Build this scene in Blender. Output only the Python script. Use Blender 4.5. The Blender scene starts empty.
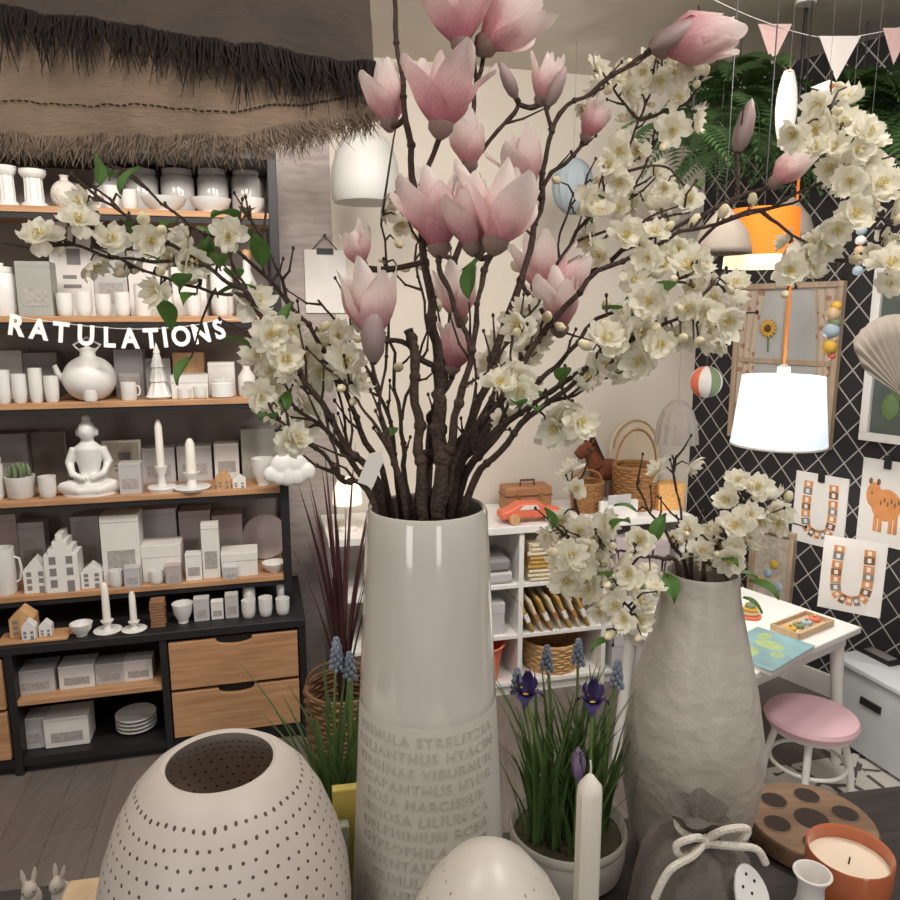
import bpy, bmesh, math, random
from mathutils import Vector, Matrix, Euler, noise
C = bpy.context.scene.collection
R = random.Random(11)
PI = math.pi
# ------------------------------------------------------------------ camera model
CZ = 1.5; FP = 750.0; PIT = math.radians(10.2); cp, sp = math.cos(PIT), math.sin(PIT)
def ray(px, py):
    x = (px-450)/FP; v = (450-py)/FP
    return Vector((x, cp+v*sp, -sp+v*cp))
def W(px, py, zc): return Vector((0,0,CZ)) + ray(px,py)*zc
def onZ(px, py, z):
    d = ray(px,py); return Vector((0,0,CZ)) + d*((z-CZ)/d.z)
def onPl(px, py, P0, n):
    d = ray(px,py); o = Vector((0,0,CZ)); return o + d*((P0-o).dot(n)/d.dot(n))
def zc_of(P): return P.y*cp-(P.z-CZ)*sp
def z_at(py, Y):
    d = ray(450,py); return CZ + Y*d.z/d.y
A = math.radians(14.4); ux, uy = math.cos(A), math.sin(A)
B0 = Vector((-.54, 2.47, 0))
def room(s, w, z=0): return Vector((B0.x+s*ux-w*uy, B0.y+s*uy+w*ux, z))
def s_at(px, w, z):
    k = (px-450)/FP; p = room(0,w,z)
    return (k*(p.y*cp-(z-CZ)*sp)-p.x)/(ux-k*uy*cp)
cam = bpy.data.cameras.new('camera'); co = bpy.data.objects.new('camera', cam); C.objects.link(co)
cam.sensor_width = 36; cam.lens = 36*FP/900; cam.clip_start = .02
co.location = (0,0,CZ); co.rotation_euler = (PI/2-PIT,0,0)
bpy.context.scene.camera = co
# ------------------------------------------------------------------ materials
def lin(c):
    return tuple((v/255/12.92 if v/255 <= .04045 else ((v/255+.055)/1.055)**2.4) for v in c[:3])+(1,)
MT = {}
def newmat(name):
    m = bpy.data.materials.new(name); m.use_nodes = True; nt = m.node_tree
    return m, nt, nt.nodes['Principled BSDF']
def mth(nt, op, a, b=None):
    n = nt.nodes.new('ShaderNodeMath'); n.operation = op
    for i, x in enumerate((a,b)):
        if x is None: continue
        if isinstance(x,(int,float)): n.inputs[i].default_value = x
        else: nt.links.new(x, n.inputs[i])
    return n.outputs[0]
def mixc(nt, f, a, b):
    n = nt.nodes.new('ShaderNodeMix'); n.data_type = 'RGBA'
    for i, x in ((0,f),(6,a),(7,b)):
        if isinstance(x,(int,float,tuple)): n.inputs[i].default_value = x
        else: nt.links.new(x, n.inputs[i])
    return n.outputs[2]
def coord(nt, which='Object', scale=None, rot=None):
    t = nt.nodes.new('ShaderNodeTexCoord'); o = t.outputs[which]
    if scale or rot:
        mp = nt.nodes.new('ShaderNodeMapping'); nt.links.new(o, mp.inputs[0])
        if scale: mp.inputs['Scale'].default_value = scale
        if rot: mp.inputs['Rotation'].default_value = rot
        o = mp.outputs[0]
    return o
def noi(nt, vec, sc, det=3):
    n = nt.nodes.new('ShaderNodeTexNoise'); n.inputs['Scale'].default_value = sc; n.inputs['Detail'].default_value = det
    nt.links.new(vec, n.inputs['Vector']); return n.outputs['Fac']
def bumpn(nt, bs, h, st, dist=.01):
    b = nt.nodes.new('ShaderNodeBump'); b.inputs['Strength'].default_value = st; b.inputs['Distance'].default_value = dist
    nt.links.new(h, b.inputs['Height']); nt.links.new(b.outputs[0], bs.inputs['Normal'])
def transl(nt, bs, col, fac):
    t = nt.nodes.new('ShaderNodeBsdfTranslucent'); mx = nt.nodes.new('ShaderNodeMixShader'); out = nt.nodes['Material Output']
    if isinstance(col, tuple): t.inputs[0].default_value = col
    else: nt.links.new(col, t.inputs[0])
    mx.inputs[0].default_value = fac; nt.links.new(bs.outputs[0], mx.inputs[1]); nt.links.new(t.outputs[0], mx.inputs[2]); nt.links.new(mx.outputs[0], out.inputs[0])
def sc3(c, k): return tuple(max(0,min(255,v*k)) for v in c)
def mat(name, c, rough=.5, var=.05, sc=25, bump=0, bsc=200, metal=0, emit=0, coat=0, trans=0, stretch=None, ecol=None, tl=0):
    if name in MT: return MT[name]
    m, nt, bs = newmat(name)
    v = coord(nt, 'Object', stretch)
    f = noi(nt, v, sc)
    col = mixc(nt, f, lin(sc3(c,1-var)), lin(sc3(c,1+var)))
    nt.links.new(col, bs.inputs['Base Color'])
    bs.inputs['Roughness'].default_value = rough; bs.inputs['Metallic'].default_value = metal
    bs.inputs['Coat Weight'].default_value = coat; bs.inputs['Transmission Weight'].default_value = trans
    if emit:
        bs.inputs['Emission Color'].default_value = lin(ecol or c); bs.inputs['Emission Strength'].default_value = emit
    if bump: bumpn(nt, bs, noi(nt, v, bsc), bump)
    if tl: transl(nt, bs, col, tl)
    MT[name] = m; return m
def woodm(name, c1, c2, axis=0, sc=6, rough=.5):
    if name in MT: return MT[name]
    m, nt, bs = newmat(name)
    s = [14,14,14]; s[axis] = 1.2
    v = coord(nt, 'Object', tuple(s)); f = noi(nt, v, sc, 5)
    cr = nt.nodes.new('ShaderNodeValToRGB'); nt.links.new(f, cr.inputs[0])
    cr.color_ramp.elements[0].position = .3; cr.color_ramp.elements[1].position = .7
    cr.color_ramp.elements[0].color = lin(c1); cr.color_ramp.elements[1].color = lin(c2)
    nt.links.new(cr.outputs[0], bs.inputs['Base Color']); bs.inputs['Roughness'].default_value = rough
    bumpn(nt, bs, f, .15, .003); MT[name] = m; return m
def dotm(name, c, dark, p, N, rd, zmin, zmax, rough=.45):
    m, nt, bs = newmat(name)
    t = nt.nodes.new('ShaderNodeTexCoord'); s = nt.nodes.new('ShaderNodeSeparateXYZ'); nt.links.new(t.outputs['Object'], s.inputs[0])
    x, y, z = s.outputs
    z = mth(nt,'ADD', z, mth(nt,'MULTIPLY', mth(nt,'SUBTRACT', noi(nt, t.outputs['Object'], 40, 1), .5), p*.5))
    row = mth(nt,'FLOOR', mth(nt,'DIVIDE', z, p))
    jit = mth(nt,'MULTIPLY', mth(nt,'SINE', mth(nt,'MULTIPLY', row, 12.9)), .22)
    uu = mth(nt,'ADD', mth(nt,'ADD', mth(nt,'MULTIPLY', mth(nt,'ARCTAN2', y, x), N/(2*PI)), jit), mth(nt,'MULTIPLY', mth(nt,'PINGPONG', row, 1.0), .5))
    du = mth(nt,'SUBTRACT', mth(nt,'FRACT', mth(nt,'ADD', uu, 100.0)), .5)
    r = mth(nt,'SQRT', mth(nt,'ADD', mth(nt,'MULTIPLY',x,x), mth(nt,'MULTIPLY',y,y)))
    du = mth(nt,'MULTIPLY', mth(nt,'MULTIPLY', du, r), 2*PI/N)
    dz = mth(nt,'MULTIPLY', mth(nt,'SUBTRACT', mth(nt,'FRACT', mth(nt,'DIVIDE', z, p)), .5), p)
    d = mth(nt,'SQRT', mth(nt,'ADD', mth(nt,'MULTIPLY',du,du), mth(nt,'MULTIPLY',dz,dz)))
    k = mth(nt,'MULTIPLY', mth(nt,'LESS_THAN', d, rd), mth(nt,'MULTIPLY', mth(nt,'GREATER_THAN', z, zmin), mth(nt,'LESS_THAN', z, zmax)))
    base = mixc(nt, noi(nt, t.outputs['Object'], 20), lin(sc3(c,.96)), lin(sc3(c,1.03)))
    nt.links.new(mixc(nt, k, base, lin(dark)), bs.inputs['Base Color']); bs.inputs['Roughness'].default_value = rough
    b = nt.nodes.new('ShaderNodeBump'); b.inputs['Strength'].default_value = .5; b.inputs['Distance'].default_value = .002; b.invert = True
    nt.links.new(k, b.inputs['Height']); nt.links.new(b.outputs[0], bs.inputs['Normal'])
    return m
def rampm(name, stops, axis='z', rough=.5, tl=0):
    m, nt, bs = newmat(name)
    s = nt.nodes.new('ShaderNodeSeparateXYZ'); nt.links.new(coord(nt,'Generated'), s.inputs[0])
    cr = nt.nodes.new('ShaderNodeValToRGB')
    n = noi(nt, coord(nt,'Object',(40,40,6)), 1.2)
    f = mth(nt,'ADD', s.outputs['xyz'.index(axis)], mth(nt,'MULTIPLY', mth(nt,'SUBTRACT', n, .5), .5))
    nt.links.new(f, cr.inputs[0]); e = cr.color_ramp.elements
    e[0].position, e[0].color = stops[0][0], lin(stops[0][1]); e[1].position, e[1].color = stops[-1][0], lin(stops[-1][1])
    for pz, c in stops[1:-1]:
        q = e.new(pz); q.color = lin(c)
    nt.links.new(cr.outputs[0], bs.inputs['Base Color']); bs.inputs['Roughness'].default_value = rough
    if tl: transl(nt, bs, cr.outputs[0], tl)
    return m
# ------------------------------------------------------------------ mesh builder
class MB:
    def __init__(s): s.v = []; s.f = []
    def add(s, vs, fs, M=None):
        n = len(s.v)
        s.v += [(M @ Vector(v) if M else Vector(v)) for v in vs]
        s.f += [tuple(i+n for i in f) for f in fs]; return s
    def box(s, x0,x1,y0,y1,z0,z1, M=None):
        return s.add([(x0,y0,z0),(x1,y0,z0),(x1,y1,z0),(x0,y1,z0),(x0,y0,z1),(x1,y0,z1),(x1,y1,z1),(x0,y1,z1)],
            [(0,3,2,1),(4,5,6,7),(0,1,5,4),(1,2,6,5),(2,3,7,6),(3,0,4,7)], M)
    def lathe(s, prof, seg=32, c=(0,0,0), M=None, cap0=True, cap1=True, wob=None):
        vs = []; fs = []
        for k,(r,z) in enumerate(prof):
            for i in range(seg):
                a = 2*PI*i/seg; rr = max(r,1e-4)
                if wob: rr *= wob(a, z)
                vs.append((c[0]+rr*math.cos(a), c[1]+rr*math.sin(a), c[2]+z))
        for k in range(len(prof)-1):
            for i in range(seg):
                j = (i+1)%seg; fs.append((k*seg+i, k*seg+j, (k+1)*seg+j, (k+1)*seg+i))
        if cap0: fs.append(tuple(reversed(range(seg))))
        if cap1: fs.append(tuple((len(prof)-1)*seg+i for i in range(seg)))
        return s.add(vs, fs, M)
    def tube(s, pts, rad, seg=6, cap=True, closed=False):
        pts = [Vector(p) for p in pts]; n = len(pts)
        if not hasattr(rad,'__len__'): rad = [rad]*n
        vs = []; fs = []; up = None
        for i,p in enumerate(pts):
            if closed: t = pts[(i+1)%n]-pts[i-1]
            else: t = pts[min(i+1,n-1)]-pts[max(i-1,0)]
            if t.length < 1e-9: t = Vector((0,0,1))
            t.normalize()
            if up is None:
                up = Vector((0,0,1)) if abs(t.z) < .9 else Vector((1,0,0))
            up = (up - t*up.dot(t))
            if up.length < 1e-6: up = t.orthogonal()
            up.normalize(); b = t.cross(up)
            for k in range(seg):
                a = 2*PI*k/seg; vs.append(p+(up*math.cos(a)+b*math.sin(a))*rad[i])
        m = n if closed else n-1
        for i in range(m):
            for k in range(seg):
                l = (k+1)%seg; j = (i+1)%n
                fs.append((i*seg+k, i*seg+l, j*seg+l, j*seg+k))
        if cap and not closed:
            fs.append(tuple(reversed(range(seg)))); fs.append(tuple((n-1)*seg+k for k in range(seg)))
        return s.add(vs, fs)
    def ell(s, c, r, seg=16, ring=10, M=None):
        if not hasattr(r,'__len__'): r = (r,r,r)
        vs = []; fs = []
        for k in range(ring+1):
            th = PI*k/ring; q = max(math.sin(th), 1e-3)
            for i in range(seg):
                a = 2*PI*i/seg
                vs.append((c[0]+r[0]*q*math.cos(a), c[1]+r[1]*q*math.sin(a), c[2]-r[2]*math.cos(th)))
        for k in range(ring):
            for i in range(seg):
                j = (i+1)%seg; fs.append((k*seg+i,k*seg+j,(k+1)*seg+j,(k+1)*seg+i))
        fs.append(tuple(reversed(range(seg)))); fs.append(tuple(ring*seg+i for i in range(seg)))
        return s.add(vs, fs, M)
    def prism(s, poly, y0, y1, M=None):
        n = len(poly)
        vs = [(x,y0,z) for x,z in poly]+[(x,y1,z) for x,z in poly]
        fs = [tuple(range(n)), tuple(reversed(range(n,2*n)))]
        for i in range(n):
            j = (i+1)%n; fs.append((i,i+n,j+n,j))
        return s.add(vs, fs, M)
    def grid(s, fn, nu, nv):
        vs = [fn(i/nu, j/nv) for i in range(nu+1) for j in range(nv+1)]
        fs = [(i*(nv+1)+j, (i+1)*(nv+1)+j, (i+1)*(nv+1)+j+1, i*(nv+1)+j+1) for i in range(nu) for j in range(nv)]
        return s.add(vs, fs)
    def mesh(s, name, mt, off=None, ang=40):
        me = bpy.data.meshes.new(name)
        vs = [v-off for v in s.v] if off is not None else s.v
        me.from_pydata([tuple(v) for v in vs], [], s.f); me.update()
        for p in me.polygons: p.use_smooth = True
        try: me.set_sharp_from_angle(angle=math.radians(ang))
        except Exception: pass
        if mt: me.materials.append(mt)
        return me
    def build(s, name, mt, parent=None, bev=0, off=None, ang=40, solid=0, loc=None, rot=None, sub=0, vox=0):
        o = bpy.data.objects.new(name, s.mesh(name, mt, off, ang)); C.objects.link(o)
        if parent: o.parent = parent
        if loc is not None: o.location = loc
        if rot is not None: o.rotation_euler = rot
        if solid:
            d = o.modifiers.new('solid','SOLIDIFY'); d.thickness = solid; d.offset = 0
        if vox:
            d = o.modifiers.new('remesh','REMESH'); d.mode = 'VOXEL'; d.voxel_size = vox; d.use_smooth_shade = True
            d = o.modifiers.new('smooth','SMOOTH'); d.iterations = 4
        if bev:
            d = o.modifiers.new('bevel','BEVEL'); d.width = bev; d.segments = 2; d.limit_method = 'ANGLE'
        if sub:
            d = o.modifiers.new('sub','SUBSURF'); d.levels = sub; d.render_levels = sub
        return o
def tag(o, label, cat, group=None):
    o['label'] = label; o['category'] = cat
    if group: o['group'] = group
    return o
def thing(name, label, cat, loc=(0,0,0), rz=0, group=None):
    o = bpy.data.objects.new(name, None); C.objects.link(o); o.empty_display_size = .02
    o.location = loc; o.rotation_euler = (0,0,rz); return tag(o, label, cat, group)
def struct(o): o['kind'] = 'structure'; return o
def place(name, me, parent, loc, q=None, sc=1):
    o = bpy.data.objects.new(name, me); C.objects.link(o); o.parent = parent; o.location = loc
    if q is not None: o.rotation_mode = 'QUATERNION'; o.rotation_quaternion = q
    o.scale = (sc,sc,sc) if not hasattr(sc,'__len__') else sc
    return o
def text_mb(t, size, ext, offset=0, space=1):
    cu = bpy.data.curves.new('t','FONT'); cu.body = t; cu.size = size; cu.extrude = ext; cu.align_x = 'CENTER'; cu.offset = offset; cu.space_character = space
    cu.resolution_u = 4
    o = bpy.data.objects.new('t', cu); C.objects.link(o); bpy.context.view_layer.update()
    me = bpy.data.meshes.new_from_object(o.evaluated_get(bpy.context.evaluated_depsgraph_get()))
    b = MB(); b.add([v.co.copy() for v in me.vertices], [tuple(p.vertices) for p in me.polygons])
    bpy.data.objects.remove(o); bpy.data.curves.remove(cu); bpy.data.meshes.remove(me)
    return b
def lerp(a,b,t): return a+(b-a)*t
def smooth_poly(pts, n=5):
    pts = [Vector(p) for p in pts]; out = []
    for i in range(len(pts)-1):
        p0 = pts[max(i-1,0)]; p1 = pts[i]; p2 = pts[i+1]; p3 = pts[min(i+2,len(pts)-1)]
        for k in range(n):
            t = k/n
            out.append(.5*((2*p1)+(p2-p0)*t+(2*p0-5*p1+4*p2-p3)*t*t+(3*p1-p0-3*p2+p3)*t**3))
    out.append(pts[-1]); return out
# palette
white = mat('white_porcelain',(228,226,222),.35,.03)
matt = mat('matt_white',(222,218,213),.7,.04)
greyp = mat('pale_grey_card',(186,183,182),.7,.05)
greyd = mat('mid_grey_card',(130,126,125),.7,.06)
pinkg = mat('rose_grey_card',(178,165,164),.7,.05)
greeng = mat('sage_card',(160,162,154),.7,.05)
black = mat('black_metal',(30,29,31),.5,.1)
oak = woodm('oak_edge',(168,124,88),(198,154,114),0)
oak2 = woodm('oak_small',(190,145,100),(212,170,122),2)
wax = mat('white_wax',(238,233,223),.5,.02)
dark = mat('dark_inside',(40,36,34),.8,.1)
whitepaint = mat('white_paint',(228,225,220),.45,.03)
brass = mat('dark_grey_metal',(60,58,58),.4,.05,metal=.6)
thr = mat('clear_thread',(120,112,104),.6,.05)
# ------------------------------------------------------------------ setting
def floor_mat():
    m, nt, bs = newmat('floor_planks')
    v = coord(nt,'Object',None,(0,0,-A+PI/2))
    b = nt.nodes.new('ShaderNodeTexBrick'); nt.links.new(v, b.inputs['Vector'])
    b.inputs['Scale'].default_value = 1; b.inputs['Brick Width'].default_value = 1.1; b.inputs['Row Height'].default_value = .13
    b.inputs['Mortar Size'].default_value = .002; b.inputs['Color1'].default_value = lin((100,91,85)); b.inputs['Color2'].default_value = lin((84,76,71)); b.inputs['Mortar'].default_value = lin((36,32,30))
    g = noi(nt, coord(nt,'Object',(20,2.5,1),(0,0,-A)), 3, 6)
    nt.links.new(mixc(nt, mth(nt,'MULTIPLY',g,.75), b.outputs[0], lin((134,124,116))), bs.inputs['Base Color']); bs.inputs['Roughness'].default_value = .45
    return m
struct(MB().box(-4,4,-2.5,5,-.1,0).build('floor', floor_mat()))
struct(MB().box(-4,4,-2.5,5,2.45,2.55).build('ceiling', mat('ceiling_paint',(214,206,194),.9,.03,3)))
WB = .47
def wall_mat():
    m, nt, bs = newmat('plaster_wall'); v = coord(nt)
    s = nt.nodes.new('ShaderNodeSeparateXYZ'); nt.links.new(v, s.inputs[0])
    f = noi(nt, v, 3, 5)
    base = mixc(nt, f, lin((200,191,178)), lin((214,206,194)))
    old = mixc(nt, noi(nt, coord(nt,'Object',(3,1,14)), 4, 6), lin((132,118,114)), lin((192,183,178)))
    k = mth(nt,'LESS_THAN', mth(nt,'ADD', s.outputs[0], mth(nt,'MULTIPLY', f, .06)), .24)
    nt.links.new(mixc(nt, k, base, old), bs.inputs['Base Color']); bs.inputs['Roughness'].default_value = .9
    bumpn(nt, bs, noi(nt, v, 60), .08); return m
SC = 1.81
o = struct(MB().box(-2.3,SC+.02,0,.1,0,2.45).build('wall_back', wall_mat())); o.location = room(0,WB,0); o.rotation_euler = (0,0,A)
T0 = room(SC, WB, 0)
td = Vector((.58,-.815,0)); td.normalize(); TA = math.atan2(td.y, td.x); tn = Vector((-td.y, td.x, 0))
def onT(px, py): return onPl(px, py, T0, tn)
def trellis_mat():
    m, nt, bs = newmat('trellis_wallpaper'); s = nt.nodes.new('ShaderNodeSeparateXYZ'); nt.links.new(coord(nt), s.inputs[0])
    a = mth(nt,'DIVIDE', s.outputs[0], .1); b = mth(nt,'DIVIDE', s.outputs[2], .118)
    l1 = mth(nt,'ABSOLUTE', mth(nt,'SUBTRACT', mth(nt,'FRACT', mth(nt,'ADD', mth(nt,'ADD',a,b), 50.)), .5))
    l2 = mth(nt,'ABSOLUTE', mth(nt,'SUBTRACT', mth(nt,'FRACT', mth(nt,'ADD', mth(nt,'SUBTRACT',a,b), 50.)), .5))
    k = mth(nt,'GREATER_THAN', mth(nt,'MAXIMUM', l1, l2), .468)
    nt.links.new(mixc(nt, k, lin((36,33,35)), lin((172,167,160))), bs.inputs['Base Color']); bs.inputs['Roughness'].default_value = .8
    return m
o = struct(MB().box(0,2.4,0,.1,0,2.45).build('wall_right', trellis_mat())); o.location = T0; o.rotation_euler = (0,0,TA)
o = struct(MB().box(0,2.4,-.015,0,0,.09).build('baseboard_right', whitepaint)); o.location = T0; o.rotation_euler = (0,0,TA)
o = struct(MB().box(.0,.1,-3.5,0,0,2.45).build('wall_left', mat('left_plaster',(200,188,170),.9,.04))); o.location = room(-2.35,WB+.05,0); o.rotation_euler = (0,0,A)
# ------------------------------------------------------------------ bookcase
SH = [1.833, 1.497, 1.22, .90, .576, .453, .262, .06]
bk = thing('bookcase','tall black bookcase with oak-edged shelves full of white homeware and two oak drawers','bookcase',B0,A)
for i,x in enumerate((-1.41,-.03)):
    for y in (.13,.43): MB().box(x,x+.03,y,y+.03,.45,2.03).build('post', black, bk, .002)
MB().box(-1.41,0,.13,.46,2.0,2.03).build('top_panel', black, bk, .002)
MB().box(-1.40,-.01,.455,.466,.45,2.0).build('back_panel', mat('bookcase_back',(142,134,127),.8,.1,6), bk)
for z in SH[:5]:
    sf = MB().box(-1.38,-.03,.13,.455,z-.02,z).build('shelf', oak, bk, .002)
    MB().box(-1.38,-.03,.135,.15,z-.038,z-.021).build('rail', black, sf)
D = .035
MB().box(-1.42+D,D,0,.466,.425,.453).build('counter', black, bk, .002)
for x in (-1.42,-.955,-.485,-.025): MB().box(x+D,x+.025+D,.005,.46,.0,.425).build('divider', black, bk, .002)
MB().box(-1.42+D,D,.01,.45,.03,.058).build('base_panel', black, bk)
MB().box(-1.42+D,D,.44,.466,.03,.425).build('base_back', black, bk)
MB().box(-1.42+D,D,.03,.05,0,.035).build('plinth', black, bk)
MB().box(-.93+D,-.485+D,.01,.44,.243,.262).build('shelf', oak, bk, .002)
def drawer(x0,x1,z0,z1):
    c = (x0+x1)/2; n = 12; hw = .06; dp = .024
    arc = [(c+hw*math.cos(PI*k/n), z1-dp*math.sin(PI*k/n)**.6) for k in range(n+1)]
    poly = [(x0,z0),(x1,z0),(x1,z1)]+arc+[(x0,z1)]
    d = MB().prism(poly,-.004,.016).build('drawer', oak, bk, .0015)
    MB().box(c-hw-.01,c+hw+.01,.02,.022,z1-dp-.02,z1).build('grip_recess', dark, d)
    MB().box(x0+.01,x1-.01,.017,.4,z0+.01,z1-.04).build('drawer_box', oak2, d)
for x0,x1 in ((-.455+D,-.03+D),(-1.39+D,-.96+D)):
    drawer(x0,x1,.245,.412); drawer(x0,x1,.068,.232)
# ------------------------------------------------------------------ shop goods on the shelves
def k_box(r,w,h,d,m):
    MB().box(-w/2,w/2,-d/2,d/2,0,h*.7).build('box_body', m, r, .0015)
    MB().box(-w/2-.0015,w/2+.0015,-d/2-.0015,d/2+.0015,h*.66,h).build('lid', m, r, .0015)
pnl = mat('printed_panel',(160,154,150),.7,.25,90)
def k_carton(r,w,h,d,m):
    MB().box(-w/2,w/2,-d/2,d/2,0,h).build('carton', m, r, .001)
    MB().box(-w*.36,w*.36,-d/2-.0012,-d/2,h*.18,h*.5).build('printed_panel', pnl, r)
    MB().box(-w/2-.0006,w/2+.0006,-d/2-.0006,d/2+.0006,h*.9,h*.905).build('flap_edge', greyd, r)
def cupprof(rw,h,t=.003): return [(rw*.7,0),(rw*.85,h*.06),(rw*.97,h*.35),(rw,h),(rw-t,h),(rw*.97-t,h*.35),(rw*.7,h*.1)]
def k_cup(r,w,h,d,m):
    MB().lathe(cupprof(w/2,h),20).build('cup_body', m, r)
def k_mug(r,w,h,d,m):
    q = w*.42
    MB().lathe([(q*.9,0),(q,h*.06),(q,h),(q-.003,h),(q-.003,h*.1)],20,(-w*.08,0,0)).build('mug_body', m, r)
    MB().tube([(q*.9-w*.08,0,h*.8),(q*1.35-w*.08,0,h*.75),(q*1.45-w*.08,0,h*.5),(q*1.3-w*.08,0,h*.28),(q*.9-w*.08,0,h*.22)],w*.045,6).build('handle', m, r)
def k_bowl(r,w,h,d,m):
    q = w/2
    MB().lathe([(q*.45,0),(q*.5,h*.1),(q*.85,h*.5),(q,h),(q-.003,h),(q*.8,h*.5),(q*.4,h*.16)],24).build('bowl_body', m, r)
    MB().lathe([(q*.46,-.0),(q*.5,.0),(q*.5,h*.1),(q*.45,h*.1)],20).build('foot_ring', m, r)
def k_jar(r,w,h,d,m):
    q = w/2
    MB().lathe([(q*.85,0),(q,h*.08),(q,h*.75),(q*.85,h*.82)],20).build('jar_body', m, r)
    MB().lathe([(q*.9,h*.82),(q*.92,h*.92),(q*.3,h*.94),(q*.18,h*.95),(q*.24,h),(0,h)],20).build('lid', m, r)
def k_bottle(r,w,h,d,m):
    q = w/2
    MB().lathe([(q*.85,0),(q,h*.06),(q,h*.5),(q*.45,h*.68),(q*.4,h*.88)],18).build('bottle_body', m, r)
    MB().lathe([(q*.5,h*.88),(q*.5,h),(q*.1,h)],14).build('stopper', oak2, r)
def k_globe(r,w,h,d,m):
    q = w/2; hb = h*.86
    pr = [(q*math.sin(th), hb/2-hb/2*math.cos(th)) for th in [PI*(.12+.78*k/14) for k in range(15)]]
    z0 = pr[0][1]
    pr = [(a,b-z0) for a,b in pr]
    MB().lathe(pr+[(q*.27,h*.9),(q*.34,h*.96),(q*.3,h*.96),(q*.22,h*.88)],28).build('vase_body', m, r)
    if w > .12:
        MB().lathe([(q*.3,h*.94),(q*.12,h*.98),(q*.06,h)],16).build('lid', m, r)
        MB().tube([(-q*.25,0,h*.9),(-q*.5,0,h*1.02),(0,0,h*1.16),(q*.5,0,h*1.02),(q*.25,0,h*.9)],.004,6).build('hoop_handle', m, r)
        MB().tube([(-q*.85,0,h*.35),(-q*1.15,0,h*.5),(-q*1.25,0,h*.66)],[q*.2,q*.13,q*.09],10).build('spout', m, r)
def k_column(r,w,h,d,m):
    q = w/2
    MB().lathe([(q,0),(q,h*.1),(q*.8,h*.14)],24).build('plinth', m, r)
    MB().lathe([(q*.72,h*.13),(q*.66,h*.8)],48,wob=lambda a,z:1+.05*math.cos(12*a)).build('fluted_shaft', m, r)
    MB().lathe([(q*.75,h*.78),(q*.95,h*.86),(q,h*.9),(q,h),(q*.6,h),(q*.55,h*.96)],24).build('capital', m, r)
def k_house(r,w,h,d,m,gable='step'):
    hh = h*.66
    if gable=='step': roof = [(w/2,hh),(w*.36,hh),(w*.36,hh+h*.1),(w*.22,hh+h*.1),(w*.22,hh+h*.22),(w*.1,hh+h*.22),(w*.1,h),(-w*.1,h),(-w*.1,hh+h*.22),(-w*.22,hh+h*.22),(-w*.22,hh+h*.1),(-w*.36,hh+h*.1),(-w*.36,hh),(-w/2,hh)]
    else: roof = [(w/2,hh),(0,h),(-w/2,hh)]
    MB().prism([(-w/2,0),(w/2,0)]+roof,-d/2,d/2).build('house_body', m, r, .001)
    rows = 3 if h > .08 else 2
    for i in range(rows):
        for x in (-.25,.25):
            if i==0 and x>0: continue
            z = hh*(.14+.3*i); MB().box(x*w-w*.1,x*w+w*.1,-d/2-.001,-d/2,z,z+hh*.2).build('window', greyd, r)
    MB().box(w*.14,w*.36,-d/2-.001,-d/2,0,hh*.3).build('door', greyd, r)
def k_frame(r,w,h,d,m):
    b = MB(); t = w*.08
    b.box(-w/2,w/2,-.006,.006,0,t); b.box(-w/2,w/2,-.006,.006,h-t,h); b.box(-w/2,-w/2+t,-.006,.006,t,h-t); b.box(w/2-t,w/2,-.006,.006,t,h-t)
    b.build('frame', white, r, .001)
    MB().box(-w/2+t,w/2-t,-.002,.004,t,h-t).build('picture', m, r)
    for x0,x1,z0,z1 in ((-.22,.2,.3,.34),(-.22,.1,.4,.44),(-.1,.22,.55,.72)): MB().box(w*x0,w*x1,-.003,-.002,h*z0,h*z1).build('print_line', greyd, r)
    MB().box(-.006,.006,.006,.04,0,h*.6).build('strut', greyd, r)
def k_book(r,w,h,d,m):
    MB().box(-w/2,w/2,-d/2,d/2,0,h).build('pages', matt, r)
    MB().box(-w/2-.002,w/2+.002,-d/2-.002,-d/2,0,h+.002).box(-w/2-.002,-w/2,-d/2,d/2,0,h+.002).box(-w/2-.002,w/2+.002,d/2,d/2+.002,0,h+.002).build('cover', m, r)
def k_pot(r,w,h,d,m):
    q = w/2; hp = h*.62
    MB().lathe([(q*.75,0),(q*.9,hp*.1),(q,hp),(q-.004,hp),(q*.85,hp*.8)],22).build('pot', m, r)
    b = MB()
    for k in range(16):
        a = k*2.4; rr = q*.75*math.sqrt(k/16); 
        b.ell((rr*math.cos(a),rr*math.sin(a),hp+.004+(h-hp)*.4*(1-k/30)),(q*.16,q*.16,(h-hp)*.5),8,6)
    b.build('succulent', mat('succulent_green',(106,122,88),.6,.2), r)
def k_tree(r,w,h,d,m):
    q = w/2
    MB().lathe([(q*.8,0),(q,h*.04),(q*.9,h*.06)],24).build('base', m, r)
    MB().lathe([(q*.85,h*.06),(q*.5,h*.3),(q*.62,h*.31),(q*.35,h*.55),(q*.45,h*.56),(q*.2,h*.8),(q*.25,h*.81),(0,h)],30,wob=lambda a,z:1+.07*math.cos(10*a)).build('tree_cone', m, r)
def k_plate(r,w,h,d,m):
    q = h/2
    MB().lathe([(q*.5,0),(q*.6,.003),(q,.012),(q,.015),(q*.6,.007),(0,.005)],32,M=Matrix.Translation((0,-.01,q))@Matrix.Rotation(math.radians(80),4,'X')).build('plate', m, r)
    MB().box(-w*.4,w*.4,.02,.05,0,.012).build('stand', oak2, r)
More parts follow.
